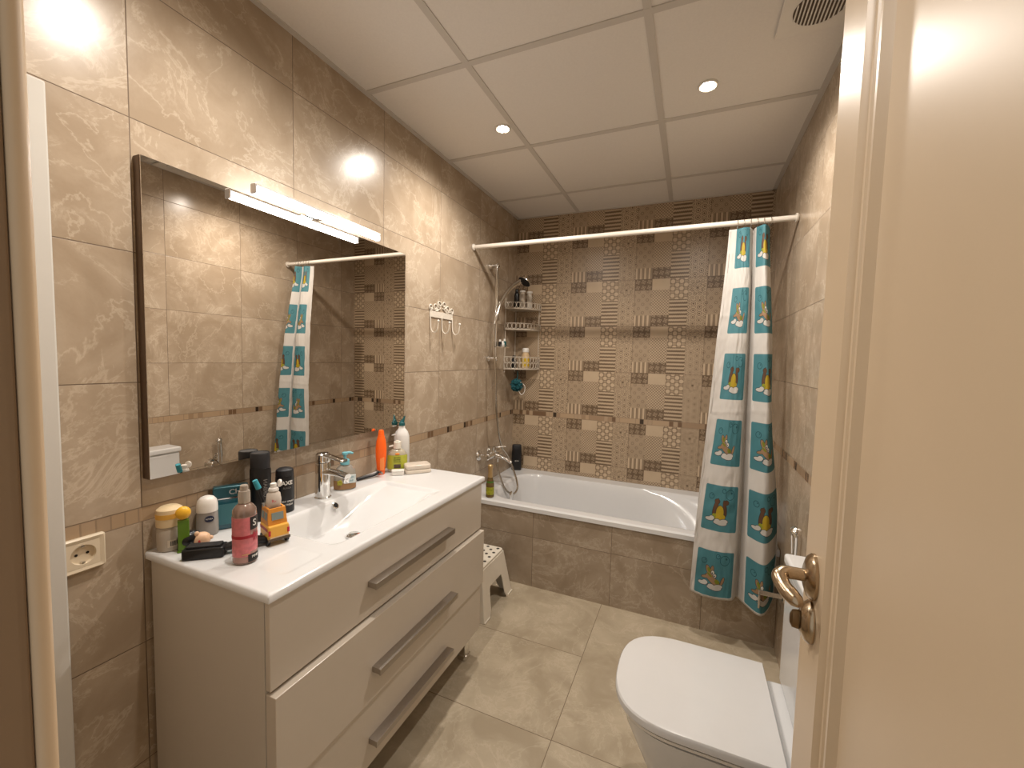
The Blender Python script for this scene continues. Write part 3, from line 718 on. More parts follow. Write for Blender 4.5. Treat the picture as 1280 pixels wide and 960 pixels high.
obj('lower_trim', B(-0.022, 0.022, -0.0322, -0.0302, 0.0205, 0.023), mat('cream_print', (0.65, 0.5, 0.32), 0.4), van)
for s in (-1, 1):
    obj('tail_light', B(s * 0.0225 - 0.0028, s * 0.0225 + 0.0028, -0.0322, -0.0298, 0.028, 0.041), mat('red_lens', (0.50, 0.01, 0.03), 0.25), van, bevel=0.0008)
    obj('side_stripe', B(min(s * 0.0256, s * 0.0262), max(s * 0.0256, s * 0.0262), -0.026, 0.030, 0.038, 0.045), mat('red_print', 0, 0), van)
    for yy in (-0.016, 0.021):
        w_ = lathe([(0.0105, -0.004), (0.0115, -0.003), (0.0115, 0.003), (0.0105, 0.004)], 22, axis='x', cx=s * 0.0225, cy=yy, cz=0.0118)
        obj('wheel', w_, m_blackm, van, smooth=True)
vm = Matrix.Translation((x, y, VANZ)) @ Matrix.Rotation(van.rotation_euler.z, 4, 'Z')
# toothpaste tube standing in the holder
p = vm @ Vector((-0.001, 0.004, 0.0655))
t = thing('toothpaste_tube', 'white toothpaste tube standing cap up with its lid flipped open in the toy van', 'toothpaste', p, van.rotation_euler.z)
bm = bmesh.new(); rings = []
for h, a, b_ in ((0.0, 0.0145, 0.0030), (0.020, 0.0165, 0.008), (0.045, 0.0185, 0.0140), (0.062, 0.0160, 0.0142), (0.070, 0.009, 0.009)):
    rings.append([bm.verts.new((a * cos(2*pi*i/28), b_ * sin(2*pi*i/28), h)) for i in range(28)])
for a, b_ in zip(rings, rings[1:]):
    for i in range(28): bm.faces.new((a[i], a[(i+1) % 28], b_[(i+1) % 28], b_[i]))
bm.faces.new(rings[0][::-1]); bm.faces.new(rings[-1])
obj('tube_body', bm, mat('tube_white', (0.62, 0.55, 0.48), 0.3, var=0.12, scale=60), t, smooth=True)
obj('cap', lathe([(0.0125, 0.0702), (0.0128, 0.072), (0.0110, 0.077), (0.0075, 0.0775), (0.0075, 0.089), (0.006, 0.090)], 24), mat('white_cap', 0, 0), t, smooth=True)
fl = lathe([(0.0095, -0.002), (0.010, 0.0), (0.0095, 0.003), (0.005, 0.004)], 20)
bmesh.ops.rotate(fl, verts=fl.verts[:], cent=(0, 0, 0), matrix=Matrix.Rotation(radians(100), 3, 'Y')); bmesh.ops.translate(fl, verts=fl.verts[:], vec=(0.0145, 0, 0.087))
obj('flip_lid', fl, mat('white_cap', 0, 0), t, smooth=True)
lettering('Rx', 0.010, mat('pink_ink', (0.62, 0.10, 0.12), 0.4), t, txt_at(-0.003, -0.0135, 0.045, (1, 0, 0), (0, 0, 1)))
# toothbrush
p = vm @ Vector((-0.012, 0.019, 0.0655))
t = thing('toothbrush', 'dark toothbrush with blue bristle head leaning out of the toy van', 'toothbrush', p, van.rotation_euler.z)
hp = [Vector((0, 0, 0)), Vector((-0.006, 0.001, 0.030)), Vector((-0.014, 0.002, 0.060)), Vector((-0.024, 0.003, 0.096))]
obj('handle', tube(spline(hp, 5), 0.0034, 12), m_blackm, t, smooth=True)
obj('grip_band', tube([hp[0].lerp(hp[1], 0.9), hp[1].lerp(hp[2], 0.3)], 0.0040, 12), mat('silver_print', 0, 0), t, smooth=True)
obj('bristles', tube([Vector((-0.019, 0.000, 0.078)), Vector((-0.0275, 0.002, 0.101))], [0.0075, 0.0068], 12, flat=0.9), mat('blue_bristle', (0.04, 0.30, 0.38), 0.6, var=0.3, scale=300), t, smooth=True)
# liquid soap pump behind the tap
x, y = 0.062, 1.176
t = thing('soap_dispenser', 'clear pump bottle of brown liquid soap with blue pump behind the tap', 'soap dispenser', (x, y, VZ + 0.0004), facing(x, y) + 0.15)
obj('bottle_body', lathe([(0.034, 0), (0.0385, 0.004), (0.039, 0.045), (0.036, 0.070), (0.024, 0.086), (0.015, 0.092)], 36, sy=0.6), mat('soap_clear', (0.55, 0.52, 0.46), 0.08, trans=0.55), t, smooth=True)
obj('soap_fill', lathe([(0.0392, 0.004), (0.0397, 0.036), (0.0388, 0.0365)], 36, sy=0.6), mat('soap_brown', (0.28, 0.15, 0.06), 0.15), t, smooth=True)
lb_ = obj('label_sticker', B(-0.006, 0.034, -0.0262, -0.0215, 0.026, 0.056), mat('pale_label', (0.62, 0.68, 0.68), 0.4), t, bevel=0.001)
lettering('HAND', 0.010, mat('teal_ink', (0.05, 0.22, 0.28), 0.5), lb_, txt_at(0.013, -0.0264, 0.047, (1, 0, 0), (0, 0, 1)))
lettering('SOAP', 0.010, mat('teal_ink', 0, 0), lb_, txt_at(0.013, -0.0264, 0.035, (1, 0, 0), (0, 0, 1)))
bm = bmesh.new()
for k in range(5):
    ball(bm, (-0.021 + 0.006 * cos(k * 1.3), -0.0235, 0.030 + 0.006 * sin(k * 1.3)), 0.005, 1, 0.35, 1, 10)
obj('leaf_print', bm, mat('leaf_yellow_green', (0.30, 0.28, 0.02), 0.5), t, smooth=True)
m_blue = mat('light_blue_plastic', (0.16, 0.42, 0.48), 0.3)
pm = obj('pump_collar', lathe([(0.0165, 0.0925), (0.0165, 0.108), (0.012, 0.112), (0.0055, 0.113), (0.0055, 0.128)], 24), m_blue, t, smooth=True)
bm = lathe([(0.010, 0.1285), (0.0105, 0.131), (0.0100, 0.136), (0.006, 0.138)], 20)
tube([(0, 0, 0.133), (0.018, 0, 0.134), (0.028, 0, 0.130)], [0.006, 0.005, 0.004], 12, bm=bm)
obj('pump_nozzle', bm, m_blue, t, smooth=True)
# razor
t = thing('razor', 'black and silver razor lying on the basin top beside the orange bottle', 'razor', (0.052, 1.318, VZ + 0.0004), radians(72))
hp = spline([(-0.055, 0, 0.0075), (-0.02, 0.001, 0.0090), (0.02, 0, 0.0110), (0.038, 0, 0.0180)], 6)
obj('razor_handle', tube(hp, [0.0072 - 0.0022 * i / (len(hp) - 1) for i in range(len(hp))], 12), m_black, t, smooth=True)
hd_ = B(-0.003, 0.003, -0.021, 0.021, -0.006, 0.006)
bmesh.ops.rotate(hd_, verts=hd_.verts[:], cent=(0, 0, 0), matrix=Matrix.Rotation(radians(-35), 3, 'Y')); bmesh.ops.translate(hd_, verts=hd_.verts[:], vec=(0.042, 0, 0.0182))
obj('blade_head', hd_, m_brushed, t, bevel=0.001)
# orange bottle
x, y = 0.050, 1.385
t = thing('sunscreen_bottle', 'bright orange tall tapered bottle standing at the right end of the basin top', 'bottle', (x, y, VZ + 0.0004), facing(x, y))
m_or = mat('bright_orange', (0.95, 0.13, 0.008), 0.45)
obj('bottle_body', lathe([(0.013, 0), (0.0155, 0.003), (0.0180, 0.040), (0.0215, 0.075), (0.0220, 0.110), (0.0190, 0.140), (0.0125, 0.165)], 32, sy=0.7), m_or, t, smooth=True)
obj('cap', lathe([(0.0125, 0.1655), (0.0105, 0.182), (0.0085, 0.187), (0.004, 0.188)], 28, sy=0.7), m_or, t, smooth=True)
bm = B(-0.0045, 0.013, -0.0146, -0.0110, 0.020, 0.074)
obj('label_sticker', bm, mat('pale_orange', (0.95, 0.28, 0.07), 0.45), t, bevel=0.002)
# white cleaner bottle with dark teal nozzle
x, y = 0.050, 1.520
t = thing('cleaner_bottle', 'tall white bottle with shoulder handle and dark teal pointed nozzle, behind the green-labelled bottle', 'bottle', (x, y, VZ + 0.0004), facing(x, y))
m_wp = mat('white_hdpe', (0.74, 0.72, 0.69), 0.35)
obj('bottle_body', lathe([(0.030, 0), (0.033, 0.004), (0.033, 0.120), (0.032, 0.140), (0.026, 0.160), (0.016, 0.172), (0.0135, 0.176), (0.0135, 0.186)], 32, sy=0.65), m_wp, t, smooth=True)
obj('side_spur', tube(spline([(-0.018, 0, 0.150), (-0.030, 0, 0.146), (-0.044, 0, 0.143)], 5), [0.010 - 0.007 * i / 10 for i in range(11)], 10, flat=0.6), m_wp, t, smooth=True)
bm = lathe([(0.0130, 0.1865), (0.0130, 0.198), (0.010, 0.202)], 24)
tube([(0.0, 0, 0.200), (0.006, 0, 0.212), (0.013, 0, 0.230)], [0.010, 0.006, 0.0018], 14, bm=bm)
obj('nozzle_cap', bm, mat('dark_teal', (0.008, 0.09, 0.095), 0.35), t, smooth=True)
# green-labelled pump bottle
x, y = 0.078, 1.455
t = thing('pump_bottle', 'clear pump bottle with lime green label standing in front of the tall white bottle', 'bottle', (x, y, VZ + 0.0004), facing(x, y))
obj('bottle_body', lathe([(0.036, 0), (0.040, 0.004), (0.041, 0.050), (0.038, 0.078), (0.026, 0.094), (0.015, 0.100)], 36, sy=0.62), mat('bottle_clear', (0.62, 0.55, 0.42), 0.12, trans=0.35), t, smooth=True)
bm = bmesh.new(); cols = []
for i in range(25):
    a = pi + 0.12 + (pi - 0.24) * i / 24
    cols.append([bm.verts.new((0.0418 * cos(a), 0.0418 * 0.62 * sin(a), z)) for z in (0.014, 0.074)])
for a, b_ in zip(cols, cols[1:]): bm.faces.new((a[0], b_[0], b_[1], a[1]))
lb_ = obj('green_label', bm, mat('lime_label', (0.42, 0.44, 0.045), 0.4, var=0.12, scale=60), t, smooth=True)
for k, (s_, txt) in enumerate(((0.007, 'ARTISAN'), (0.0065, 'CLEANER'), (0.006, 'MULTI USE'))):
    lettering(txt, s_, mat('dark_green_ink', (0.03, 0.05, 0.01), 0.5), lb_, txt_at(-0.001, -0.0266, 0.064 - k * 0.0085, (1, 0, 0), (0, 0, 1)))
obj('picture_print', B(-0.014, 0.014, -0.0264, -0.0258, 0.020, 0.036), mat('brown_print', (0.10, 0.07, 0.05), 0.5, var=0.6, scale=200), lb_)
bm = bmesh.new(); ball(bm, (0, -0.0255, 0.080), 0.008, 1.2, 0.3, 0.6, 12)
obj('emblem', bm, mat('emblem_orange', (0.75, 0.25, 0.03), 0.5), lb_, smooth=True)
obj('pump_collar', lathe([(0.0165, 0.1005), (0.0165, 0.104), (0.0155, 0.118), (0.0155, 0.128), (0.0105, 0.130)], 28), mat('cream_plastic', (0.72, 0.66, 0.56), 0.35), t, smooth=True)
bm = lathe([(0.008, 0.130), (0.008, 0.134)], 16); tube([(0.0, 0, 0.110), (-0.020, 0, 0.111), (-0.034, 0, 0.107)], [0.005, 0.0045, 0.0035], 12, bm=bm)
obj('pump_nozzle', bm, mat('cream_plastic', 0, 0), t, smooth=True)
# small white pot and soap box
x, y = 0.115, 1.413
t = thing('small_lid_pot', 'small white plastic box lying in front of the green-labelled bottle', 'box', (x, y, VZ + 0.0004), facing(x, y))
obj('pot_body', prism(rrect(-0.025, 0.025, -0.015, 0.015, 0.006, 4), 0, 0.014), m_plastic, t, bevel=0.002, smooth=True)
obj('lid', prism(rrect(-0.0255, 0.0255, -0.0155, 0.0155, 0.006, 4), 0.0145, 0.0205), mat('white_cap', 0, 0), t, bevel=0.002, smooth=True)
x, y = 0.158, 1.487
t = thing('soap_box', 'oblong pale soap box lying at the right end of the basin top', 'soap dish', (x, y, VZ + 0.0004), radians(50))
obj('tray', prism(rrect(-0.055, 0.055, -0.034, 0.034, 0.014, 6), 0, 0.016), mat('soapbox_plastic', (0.70, 0.62, 0.52), 0.25), t, bevel=0.004, seg=3, smooth=True)
obj('cover', prism(rrect(-0.054, 0.054, -0.033, 0.033, 0.014, 6), 0.0165, 0.037), mat('soapbox_cover', (0.76, 0.67, 0.57), 0.12, trans=0.2), t, bevel=0.006, seg=3, smooth=True)

# ------------------------------------------------------------------ hook rack on the left wall
t = thing('hook_rack', 'white scrolled metal rack with three empty hooks on the left wall', 'hook rack', (0.0, 1.90, 1.50))
m_wm = mat('white_enamel', (0.72, 0.66, 0.57), 0.35)
obj('plate', B(0.001, 0.005, -0.108, 0.108, -0.020, 0.012), m_wm, t, bevel=0.0015)
bm = bmesh.new()
def scroll(cx, cz, r, turns, flip, r0=0.3):
    pts = []
    for k in range(26):
        q = k / 25; a = flip * turns * 2 * pi * q - pi / 2; rr2 = r * (1 - (1 - r0) * q)
        pts.append((0.004, cx + rr2 * cos(a), cz + rr2 * sin(a) ))
    tube(pts, 0.0030, 8, bm=bm)
for sgn in (-1, 1):
    scroll(sgn * 0.098, 0.030, 0.017, 1.2, sgn); scroll(sgn * 0.060, 0.033, 0.021, 1.3, -sgn); scroll(sgn * 0.020, 0.052, 0.020, 1.3, sgn)
    tube([(0.004, sgn * 0.10, 0.012), (0.004, sgn * 0.085, 0.022), (0.004, sgn * 0.045, 0.014), (0.004, sgn * 0.01, 0.034)], 0.0028, 8, bm=bm)
obj('scrollwork', bm, m_wm, t, smooth=True)
for yy in (-0.104, 0.0, 0.104):
    pts = spline([(0.005, yy, -0.008), (0.006, yy, -0.05), (0.010, yy, -0.082), (0.026, yy, -0.098), (0.044, yy, -0.088), (0.050, yy, -0.060), (0.052, yy, -0.046)], 5)
    hk = obj('hook', tube(pts, 0.0028, 8), m_wm, t, smooth=True)
    bm = bmesh.new(); ball(bm, (0.052, yy, -0.041), 0.0062, n=12); obj('knob', bm, mat('white_cap', 0, 0), hk, smooth=True)

# ------------------------------------------------------------------ shower set
SY = 2.455
t = thing('shower_rail', 'chrome slide rail with hand shower and hose on the left wall above the tub', 'shower', (0.0, SY, 1.22))
obj('rail', lathe([(0.0125, 0.0), (0.0125, 0.66)], 20, cx=0.055), m_chrome, t, smooth=True)
for zz in (0.645, 0.055):
    obj('wall_bracket', lathe([(0.019, 0.001), (0.019, 0.012), (0.013, 0.018), (0.013, 0.066), (0.009, 0.070)], 20, axis='x', cz=zz), m_chrome, t, smooth=True)
bm = lathe([(0.017, -0.022), (0.019, -0.018), (0.019, 0.018), (0.017, 0.022)], 20, cx=0.055, cz=0.32)
tube([(0.06, 0.0, 0.32), (0.068, -0.02, 0.325), (0.076, -0.032, 0.335)], [0.010, 0.012, 0.014], 14, bm=bm)
obj('slider', bm, m_chrome, t, smooth=True)
hs = spline([(0.068, -0.050, 0.270), (0.076, -0.030, 0.335), (0.090, 0.020, 0.440), (0.112, 0.100, 0.525), (0.140, 0.180, 0.575)], 7)
hh = obj('hand_shower', tube(hs, [0.010 + 0.006 * (i / (len(hs) - 1)) for i in range(len(hs))], 14), m_chrome, t, smooth=True)
hd_ = lathe([(0.020, 0.016), (0.042, 0.008), (0.048, 0.0), (0.047, -0.008)], 30)
mR = Matrix.Rotation(radians(24), 3, 'Y') @ Matrix.Rotation(radians(-28), 3, 'X')
bmesh.ops.rotate(hd_, verts=hd_.verts[:], cent=(0, 0, 0), matrix=mR); bmesh.ops.translate(hd_, verts=hd_.verts[:], vec=(0.160, 0.215, 0.583))
obj('shower_head', hd_, m_chrome, hh, smooth=True)
fc = lathe([(0.044, -0.0085), (0.043, -0.011)], 30)
bmesh.ops.rotate(fc, verts=fc.verts[:], cent=(0, 0, 0), matrix=mR); bmesh.ops.translate(fc, verts=fc.verts[:], vec=(0.160, 0.215, 0.583))
obj('spray_face', fc, m_blackm, hh, smooth=True)
hose = spline([(0.068, -0.051, 0.268), (0.066, -0.060, 0.15), (0.090, -0.060, -0.05), (0.095, -0.045, -0.30), (0.100, 0.02, -0.50), (0.120, 0.10, -0.60), (0.150, 0.13, -0.70), (0.185, 0.12, -0.80), (0.180, 0.06, -0.835), (0.150, 0.0, -0.79), (0.115, -0.022, -0.70), (0.095, -0.025, -0.622)], 10)
obj('hose', tube(hose, 0.0068, 10), mat('hose_metal', (0.50, 0.46, 0.40), 0.22, 1.0, var=0.3, scale=400), t, smooth=True)
sh = obj('soap_shelf', prism(rrect(0.05, 0.125, -0.045, 0.075, 0.02, 5), 0.128, 0.134), m_chrome, t, smooth=False)
obj('shelf_rim', tube([(0.127 - 0.02, -0.043, 0.142), (0.127, -0.025, 0.142), (0.127, 0.055, 0.142), (0.107, 0.075, 0.142)], 0.002, 8), m_chrome, sh, smooth=True)
for i, (dx, dy, h, mm, lb) in enumerate(((0.095, -0.018, 0.036, m_black, 'small black bottle on the chrome rail shelf'), (0.100, 0.012, 0.030, m_plastic, 'small white pot in the middle of the chrome rail shelf'), (0.098, 0.045, 0.042, mat('dark_teal', 0, 0), 'small dark teal bottle on the chrome rail shelf, beside the white pot'))):
    c = thing('mini_bottle', lb, 'bottle', (dx, SY + dy, 1.22 + 0.1345), group='mini bottles on the rail shelf')
    obj('bottle_body', lathe([(0.010, 0), (0.0115, 0.002), (0.0115, h * 0.75), (0.007, h * 0.85)], 18), mm, c, smooth=True)
    obj('cap', lathe([(0.0068, h * 0.86), (0.0068, h * 1.15), (0.005, h * 1.2)], 16), m_plastic, c, smooth=True)
# bath mixer
MY, MZ = 2.43, 0.655
t = thing('bath_mixer', 'chrome wall mixer tap with lever and spout at the end of the tub', 'tap', (0.0, MY, MZ))
for yy in (-0.075, 0.075):
    obj('wall_flange', lathe([(0.034, 0.001), (0.034, 0.004), (0.027, 0.014), (0.017, 0.020), (0.014, 0.045), (0.016, 0.050)], 28, axis='x', cy=yy), m_chrome, t, smooth=True)
obj('mixer_body', lathe([(0.014, -0.092), (0.020, -0.088), (0.022, -0.05), (0.025, -0.02), (0.025, 0.02), (0.022, 0.05), (0.020, 0.088), (0.014, 0.092)], 28, axis='y', cx=0.066), m_chrome, t, smooth=True)
obj('spout', tube(spline([(0.075, 0, 0.0), (0.12, 0, -0.006), (0.165, 0, -0.02), (0.195, 0, -0.038)], 7), [0.018 - 0.006 * i / 21 for i in range(22)], 16, flat=0.8), m_chrome, t, smooth=True)
bm = lathe([(0.024, 0.020), (0.025, 0.028), (0.022, 0.050), (0.012, 0.056)], 28, cx=0.068)
tube(spline([(0.07, 0, 0.048), (0.11, 0.004, 0.056), (0.155, 0.010, 0.060)], 6), [0.010 - 0.004 * i / 12 for i in range(13)], 12, bm=bm, flat=0.6)
obj('lever', bm, m_chrome, t, smooth=True)
obj('hose_outlet', lathe([(0.011, -0.045), (0.012, -0.022)], 18, cx=0.095, cy=0.0), m_chrome, t, smooth=True)

# ------------------------------------------------------------------ corner caddy
CX, CY = 0.0, YB
t = thing('corner_caddy', 'white lattice metal corner shelf with three tiers above the tub', 'shower caddy', (0.0, YB, 1.18))
m_cad = mat('caddy_white_metal', (0.62, 0.55, 0.46), 0.35, 0.1)
CR = 0.205
def quarter(r0, r1, z0, z1, n=16):
    bm = bmesh.new()
    poly = [(r0 + 0.004, -0.004)] + [(max(0.004, r1 * sin(q * pi / 2 / n)), min(-0.004, -r1 * cos(q * pi / 2 / n))) for q in range(n, -1, -1)]
    return prism(poly, z0, z1, bm=bm)
tiers = (0.022, 0.300, 0.445)
for k, zt in enumerate(tiers):
    s = obj('shelf', quarter(0, CR, zt, zt + 0.004), m_cad, t)
    bm = bmesh.new(); n = 11; hgt = 0.085 if k == 0 else 0.042
    rows = 2 if k == 0 else 1
    arc = lambda q, zz, r=CR - 0.003: Vector((max(0.005, r * sin(q * pi / 2)), min(-0.005, -r * cos(q * pi / 2)), zz))
    for zz in [zt + 0.006] + [zt + 0.004 + hgt * (j + 1) / rows for j in range(rows)]:
        tube([arc(i / 20, zz) for i in range(21)], 0.0020, 6, bm=bm)
    for j in range(rows):
        zc = zt + 0.006 + hgt * (j + 0.5) / rows; hr = hgt / rows * 0.46
        for i in range(n):
            qc = (i + 0.5) / n
            pts = [arc(qc + cos(a) * 0.042, zc + sin(a) * hr) for a in [2 * pi * k2 / 12 for k2 in range(13)]]
            tube(pts, 0.0017, 6, bm=bm)
    obj('lattice_rail', bm, m_cad, s, smooth=True)
bm = bmesh.new(); tube([(0.006, -0.006, -0.0), (0.006, -0.006, 0.60)], 0.004, 8, bm=bm); tube([(0.006, -0.19, 0.0), (0.006, -0.19, 0.52)], 0.003, 8, bm=bm); tube([(0.19, -0.006, 0.0), (0.19, -0.006, 0.50)], 0.003, 8, bm=bm)
obj('upright', bm, m_cad, t, smooth=True)
def simple_bottle(name, lb, cat, x, y, z, r, h, m, capm, caph=0.02, sy=0.8, rz=0.0, neck=0.5, group=None, lab=None):
    o = thing(name, lb, cat, (x, y, z + 0.0004), rz, group)
    bd = obj('bottle_body', lathe([(r * 0.9, 0), (r, 0.003), (r, h * 0.80), (r * 0.8, h * 0.93), (r * neck, h)], 26, sy=sy), m, o, smooth=True)
    obj('cap', lathe([(r * neck * 1.15, h + 0.0003), (r * neck * 1.15, h + caph * 0.8), (r * neck * 0.9, h + caph)], 20, sy=max(sy, 0.8)), capm, o, smooth=True)
    if lab:
        bm = bmesh.new(); cols = []
        for i in range(17):
            a = pi + 0.25 + (pi - 0.5) * i / 16; cols.append([bm.verts.new(((r + 0.0006) * cos(a), (r + 0.0006) * sy * sin(a), q)) for q in (h * 0.15, h * 0.62)])
        for a, b_ in zip(cols, cols[1:]): bm.faces.new((a[0], b_[0], b_[1], a[1]))
        obj('label_sticker', bm, lab, bd, smooth=True)
    return o
ZT = 1.18 + tiers[2] + 0.004; ZB = 1.18 + tiers[0] + 0.004
simple_bottle('shampoo_bottle', 'black bottle on the top tier of the corner shelf behind the hand shower', 'bottle', 0.050, 2.800, ZT, 0.020, 0.125, m_black, m_black)
simple_bottle('shampoo_bottle', 'pale tall tube bottle in the middle of the top tier of the corner shelf', 'bottle', 0.072, 2.855, ZT, 0.021, 0.130, mat('pale_beige_plastic', (0.55, 0.47, 0.38), 0.3), m_plastic, caph=0.012, neck=0.9)
simple_bottle('shampoo_bottle', 'pale bottle at the back wall end of the top tier of the corner shelf', 'bottle', 0.122, 2.868, ZT, 0.020, 0.122, mat('pale_grey_plastic', (0.58, 0.53, 0.46), 0.3), m_plastic, caph=0.014, neck=0.9)
simple_bottle('shower_gel_bottle', 'cream bottle with yellow print and white cap on the lowest tier of the corner shelf', 'bottle', 0.110, 2.850, ZB, 0.028, 0.120, mat('pale_yellow_plastic', (0.62, 0.45, 0.26), 0.35), m_plastic, caph=0.030, neck=0.75, lab=mat('yellow_print', (0.62, 0.42, 0.02), 0.4, var=0.5, scale=80), rz=0.5)
simple_bottle('shower_gel_bottle', 'dark bottle on the lowest tier of the corner shelf, left of the yellow printed one', 'bottle', 0.045, 2.790, ZB, 0.020, 0.075, m_blackm, m_black)
# loofah
t = thing('bath_puff', 'teal mesh bath puff hanging by a white cord under the corner shelf', 'bath sponge', (0.085, 2.755, 1.090))
bm = bmesh.new(); random.seed(3)
for k in range(34):
    a, b_ = random.uniform(0, 2 * pi), random.uniform(-1, 1); s_ = sqrt(1 - b_ * b_)
    d_ = Vector((s_ * cos(a), s_ * sin(a), b_)); q = d_.orthogonal().normalized(); w_ = d_.cross(q)
    c = d_ * 0.030; pts = []
    for i in range(13):
        an = 2 * pi * i / 12
        pts.append(c + (q * cos(an) + w_ * sin(an)) * 0.021 + d_ * (0.012 * sin(an * 3 + k)))
    tube(pts, 0.0042, 6, bm=bm, flat=0.35)
ball(bm, (0, 0, 0), 0.030, n=14)
obj('mesh_ruffles', bm, mat('teal_mesh', (0.012, 0.10, 0.12), 0.7, var=0.5, scale=60), t, smooth=True)
obj('ribbon', tube([(0, 0, 0.03), (0.004, 0.004, 0.06), (0.002, 0.006, 0.100)], 0.006, 8, flat=0.4), mat('teal_mesh', 0, 0), t, smooth=True)
obj('cord', tube(spline([(0.01, 0, 0.03), (0.055, 0.01, 0.00), (0.056, 0.01, -0.045), (0.035, 0.005, -0.066), (0.016, 0, -0.040)], 8), 0.0022, 8), m_plastic, t, smooth=True)

# ------------------------------------------------------------------ bottles on the tub rim
x, y = 0.158, 2.208
t = thing('bubble_bath_bottle', 'champagne-style brown bottle with gold neck and green label on the front rim of the tub', 'bottle', (x, y, RZ + 0.0004), facing(x, y))
obj('bottle_body', lathe([(0.022, 0), (0.0245, 0.003), (0.0245, 0.075), (0.021, 0.092), (0.0135, 0.118)], 28), mat('brown_bottle', (0.16, 0.10, 0.035), 0.2, trans=0.2), t, smooth=True)
obj('foil_neck', lathe([(0.0140, 0.1182), (0.0125, 0.150), (0.0135, 0.165), (0.0160, 0.175), (0.0160, 0.188), (0.0100, 0.194)], 28), mat('gold_foil', (0.50, 0.34, 0.16), 0.35, 0.5, var=0.15, scale=120), t, smooth=True)
lb_ = cyl_label('label_sticker', 0.0247, pi + 0.2, 2 * pi - 0.2, 0.018, 0.062, mat('green_gold_label', (0.30, 0.30, 0.02), 0.4, var=0.6, scale=110), t)
cyl_label('neck_label', 0.0215, pi + 0.3, 2 * pi - 0.3, 0.085, 0.098, mat('green_print', (0.07, 0.16, 0.02), 0.4), t)
x, y = 0.066, 2.835
t = thing('shampoo_bottle', 'tall black shampoo bottle standing on the tub rim in the back corner', 'bottle', (x, y, RZ + 0.0004), facing(x, y))
obj('bottle_body', lathe([(0.033, 0), (0.036, 0.004), (0.037, 0.12), (0.035, 0.152)], 32, sy=0.62, power=3), m_black, t, smooth=True)
obj('cap', lathe([(0.0345, 0.1525), (0.034, 0.182), (0.030, 0.187), (0.004, 0.188)], 32, sy=0.62, power=3), m_blackm, t, smooth=True)
lettering('syoss', 0.014, m_wink, t, txt_at(0.002, -0.0238, 0.072, (1, 0, 0), (0, 0, 1)))

# ------------------------------------------------------------------ step stool
t = thing('step_stool', 'white plastic step stool with dotted anti-slip top between the vanity and the tub', 'stool', (0.185, 1.915, 0.0))
def stool():
    bm = bmesh.new(); ht = 0.250
    # top plate and four flared walls with an arch cut into each
    def outer(z): k = 1 - z / ht; return 0.142 + 0.040 * k, 0.126 + 0.040 * k
    tx, ty = outer(ht); prism(rrect(-tx, tx, -ty, ty, 0.016, 5), ht - 0.012, ht, bm=bm)
    th = 0.006
    for side in range(4):
        L_ = (lambda z: outer(z)[1]) if side % 2 == 0 else (lambda z: outer(z)[0])
        D_ = (lambda z: outer(z)[0]) if side % 2 == 0 else (lambda z: outer(z)[1])
        af = 0.60; az = 0.135
        prof = [(-1.0, ht - 0.012), (-1.0, 0.0), (-0.60, 0.0), (-0.52, 0.03), (-0.50, az - 0.02), (-0.44, az), (0.44, az), (0.50, az - 0.02), (0.52, 0.03), (0.60, 0.0), (1.0, 0.0), (1.0, ht - 0.012)]
        faces = []
        for off in (0.0, -th):
            vs = []
            for s_, z in prof:
                a = s_ * (L_(z) - 0.001); d_ = D_(z) + off
                x_, y_ = (d_, a) if side == 0 else (-a, d_) if side == 1 else (-d_, -a) if side == 2 else (a, -d_)
                vs.append(bm.verts.new((x_, y_, z)))
            faces.append(vs)
        n_ = len(prof)
        a, b_ = faces
        for i in range(n_): bm.faces.new((a[i], a[(i+1) % n_], b_[(i+1) % n_], b_[i]))
        for vs in faces:
            q = [(0, 1, 2, 3), (0, 3, 4, 5), (0, 5, 6, 11), (11, 6, 7, 8), (11, 8, 9, 10)]
            for f in q: bm.faces.new([vs[i] for i in f])
    return bm
obj('stool_body', stool(), mat('stool_plastic', (0.74, 0.68, 0.58), 0.4), t, bevel=0.0025)
# flared foot rims
bm = bmesh.new()
for sx in (-1, 1):
    for sy in (-1, 1):
        tube([(sx * 0.182, sy * 0.110, 0.004), (sx * 0.182, sy * 0.166, 0.004)], 0.0040, 8, bm=bm)
obj('foot_rim', bm, mat('stool_plastic', 0, 0), t, smooth=True)
bm = bmesh.new()
for i in range(9):
    for j in range(9):
        if (i + j) % 2 == 0: lathe([(0.0085, 0.2502), (0.0085, 0.2508), (0.006, 0.2512)], 12, bm=bm, cx=-0.120 + i * 0.0300, cy=-0.105 + j * 0.0262)
g = obj('grip_dots', bm, mat('dark_rubber', (0.05, 0.042, 0.035), 0.7), t)

# ------------------------------------------------------------------ toilet
TYC = 1.245
t = thing('toilet', 'white back-to-wall toilet with closed lid and cistern against the right wall', 'toilet', (1.30, TYC, 0))
def dshape(x0, x1, hw, n=28, e=2.75):
    """flat back at x1, rounded front at x0"""
    pts = [(x1, -hw), (x1, hw)]; xm = x0 + hw * 1.0
    for i in range(n + 1):
        a = pi / 2 + pi * i / n; c, s_ = cos(a), sin(a)
        k = (abs(c) ** e + abs(s_) ** e) ** (-1 / e)
        pts.append((xm + c * k * (xm - x0), s_ * k * hw))
    return [(a - 1.30, b_) for a, b_ in pts]
def loft(levels, bm=None):
    bm = bm or bmesh.new(); rings = []
    for pts, z in levels: rings.append([bm.verts.new((a, b_, z)) for a, b_ in pts])
    n = len(rings[0])
    for a, b_ in zip(rings, rings[1:]):
        for i in range(n): bm.faces.new((a[i], a[(i+1) % n], b_[(i+1) % n], b_[i]))
    bm.faces.new(rings[0][::-1]); bm.faces.new(rings[-1]); return bm
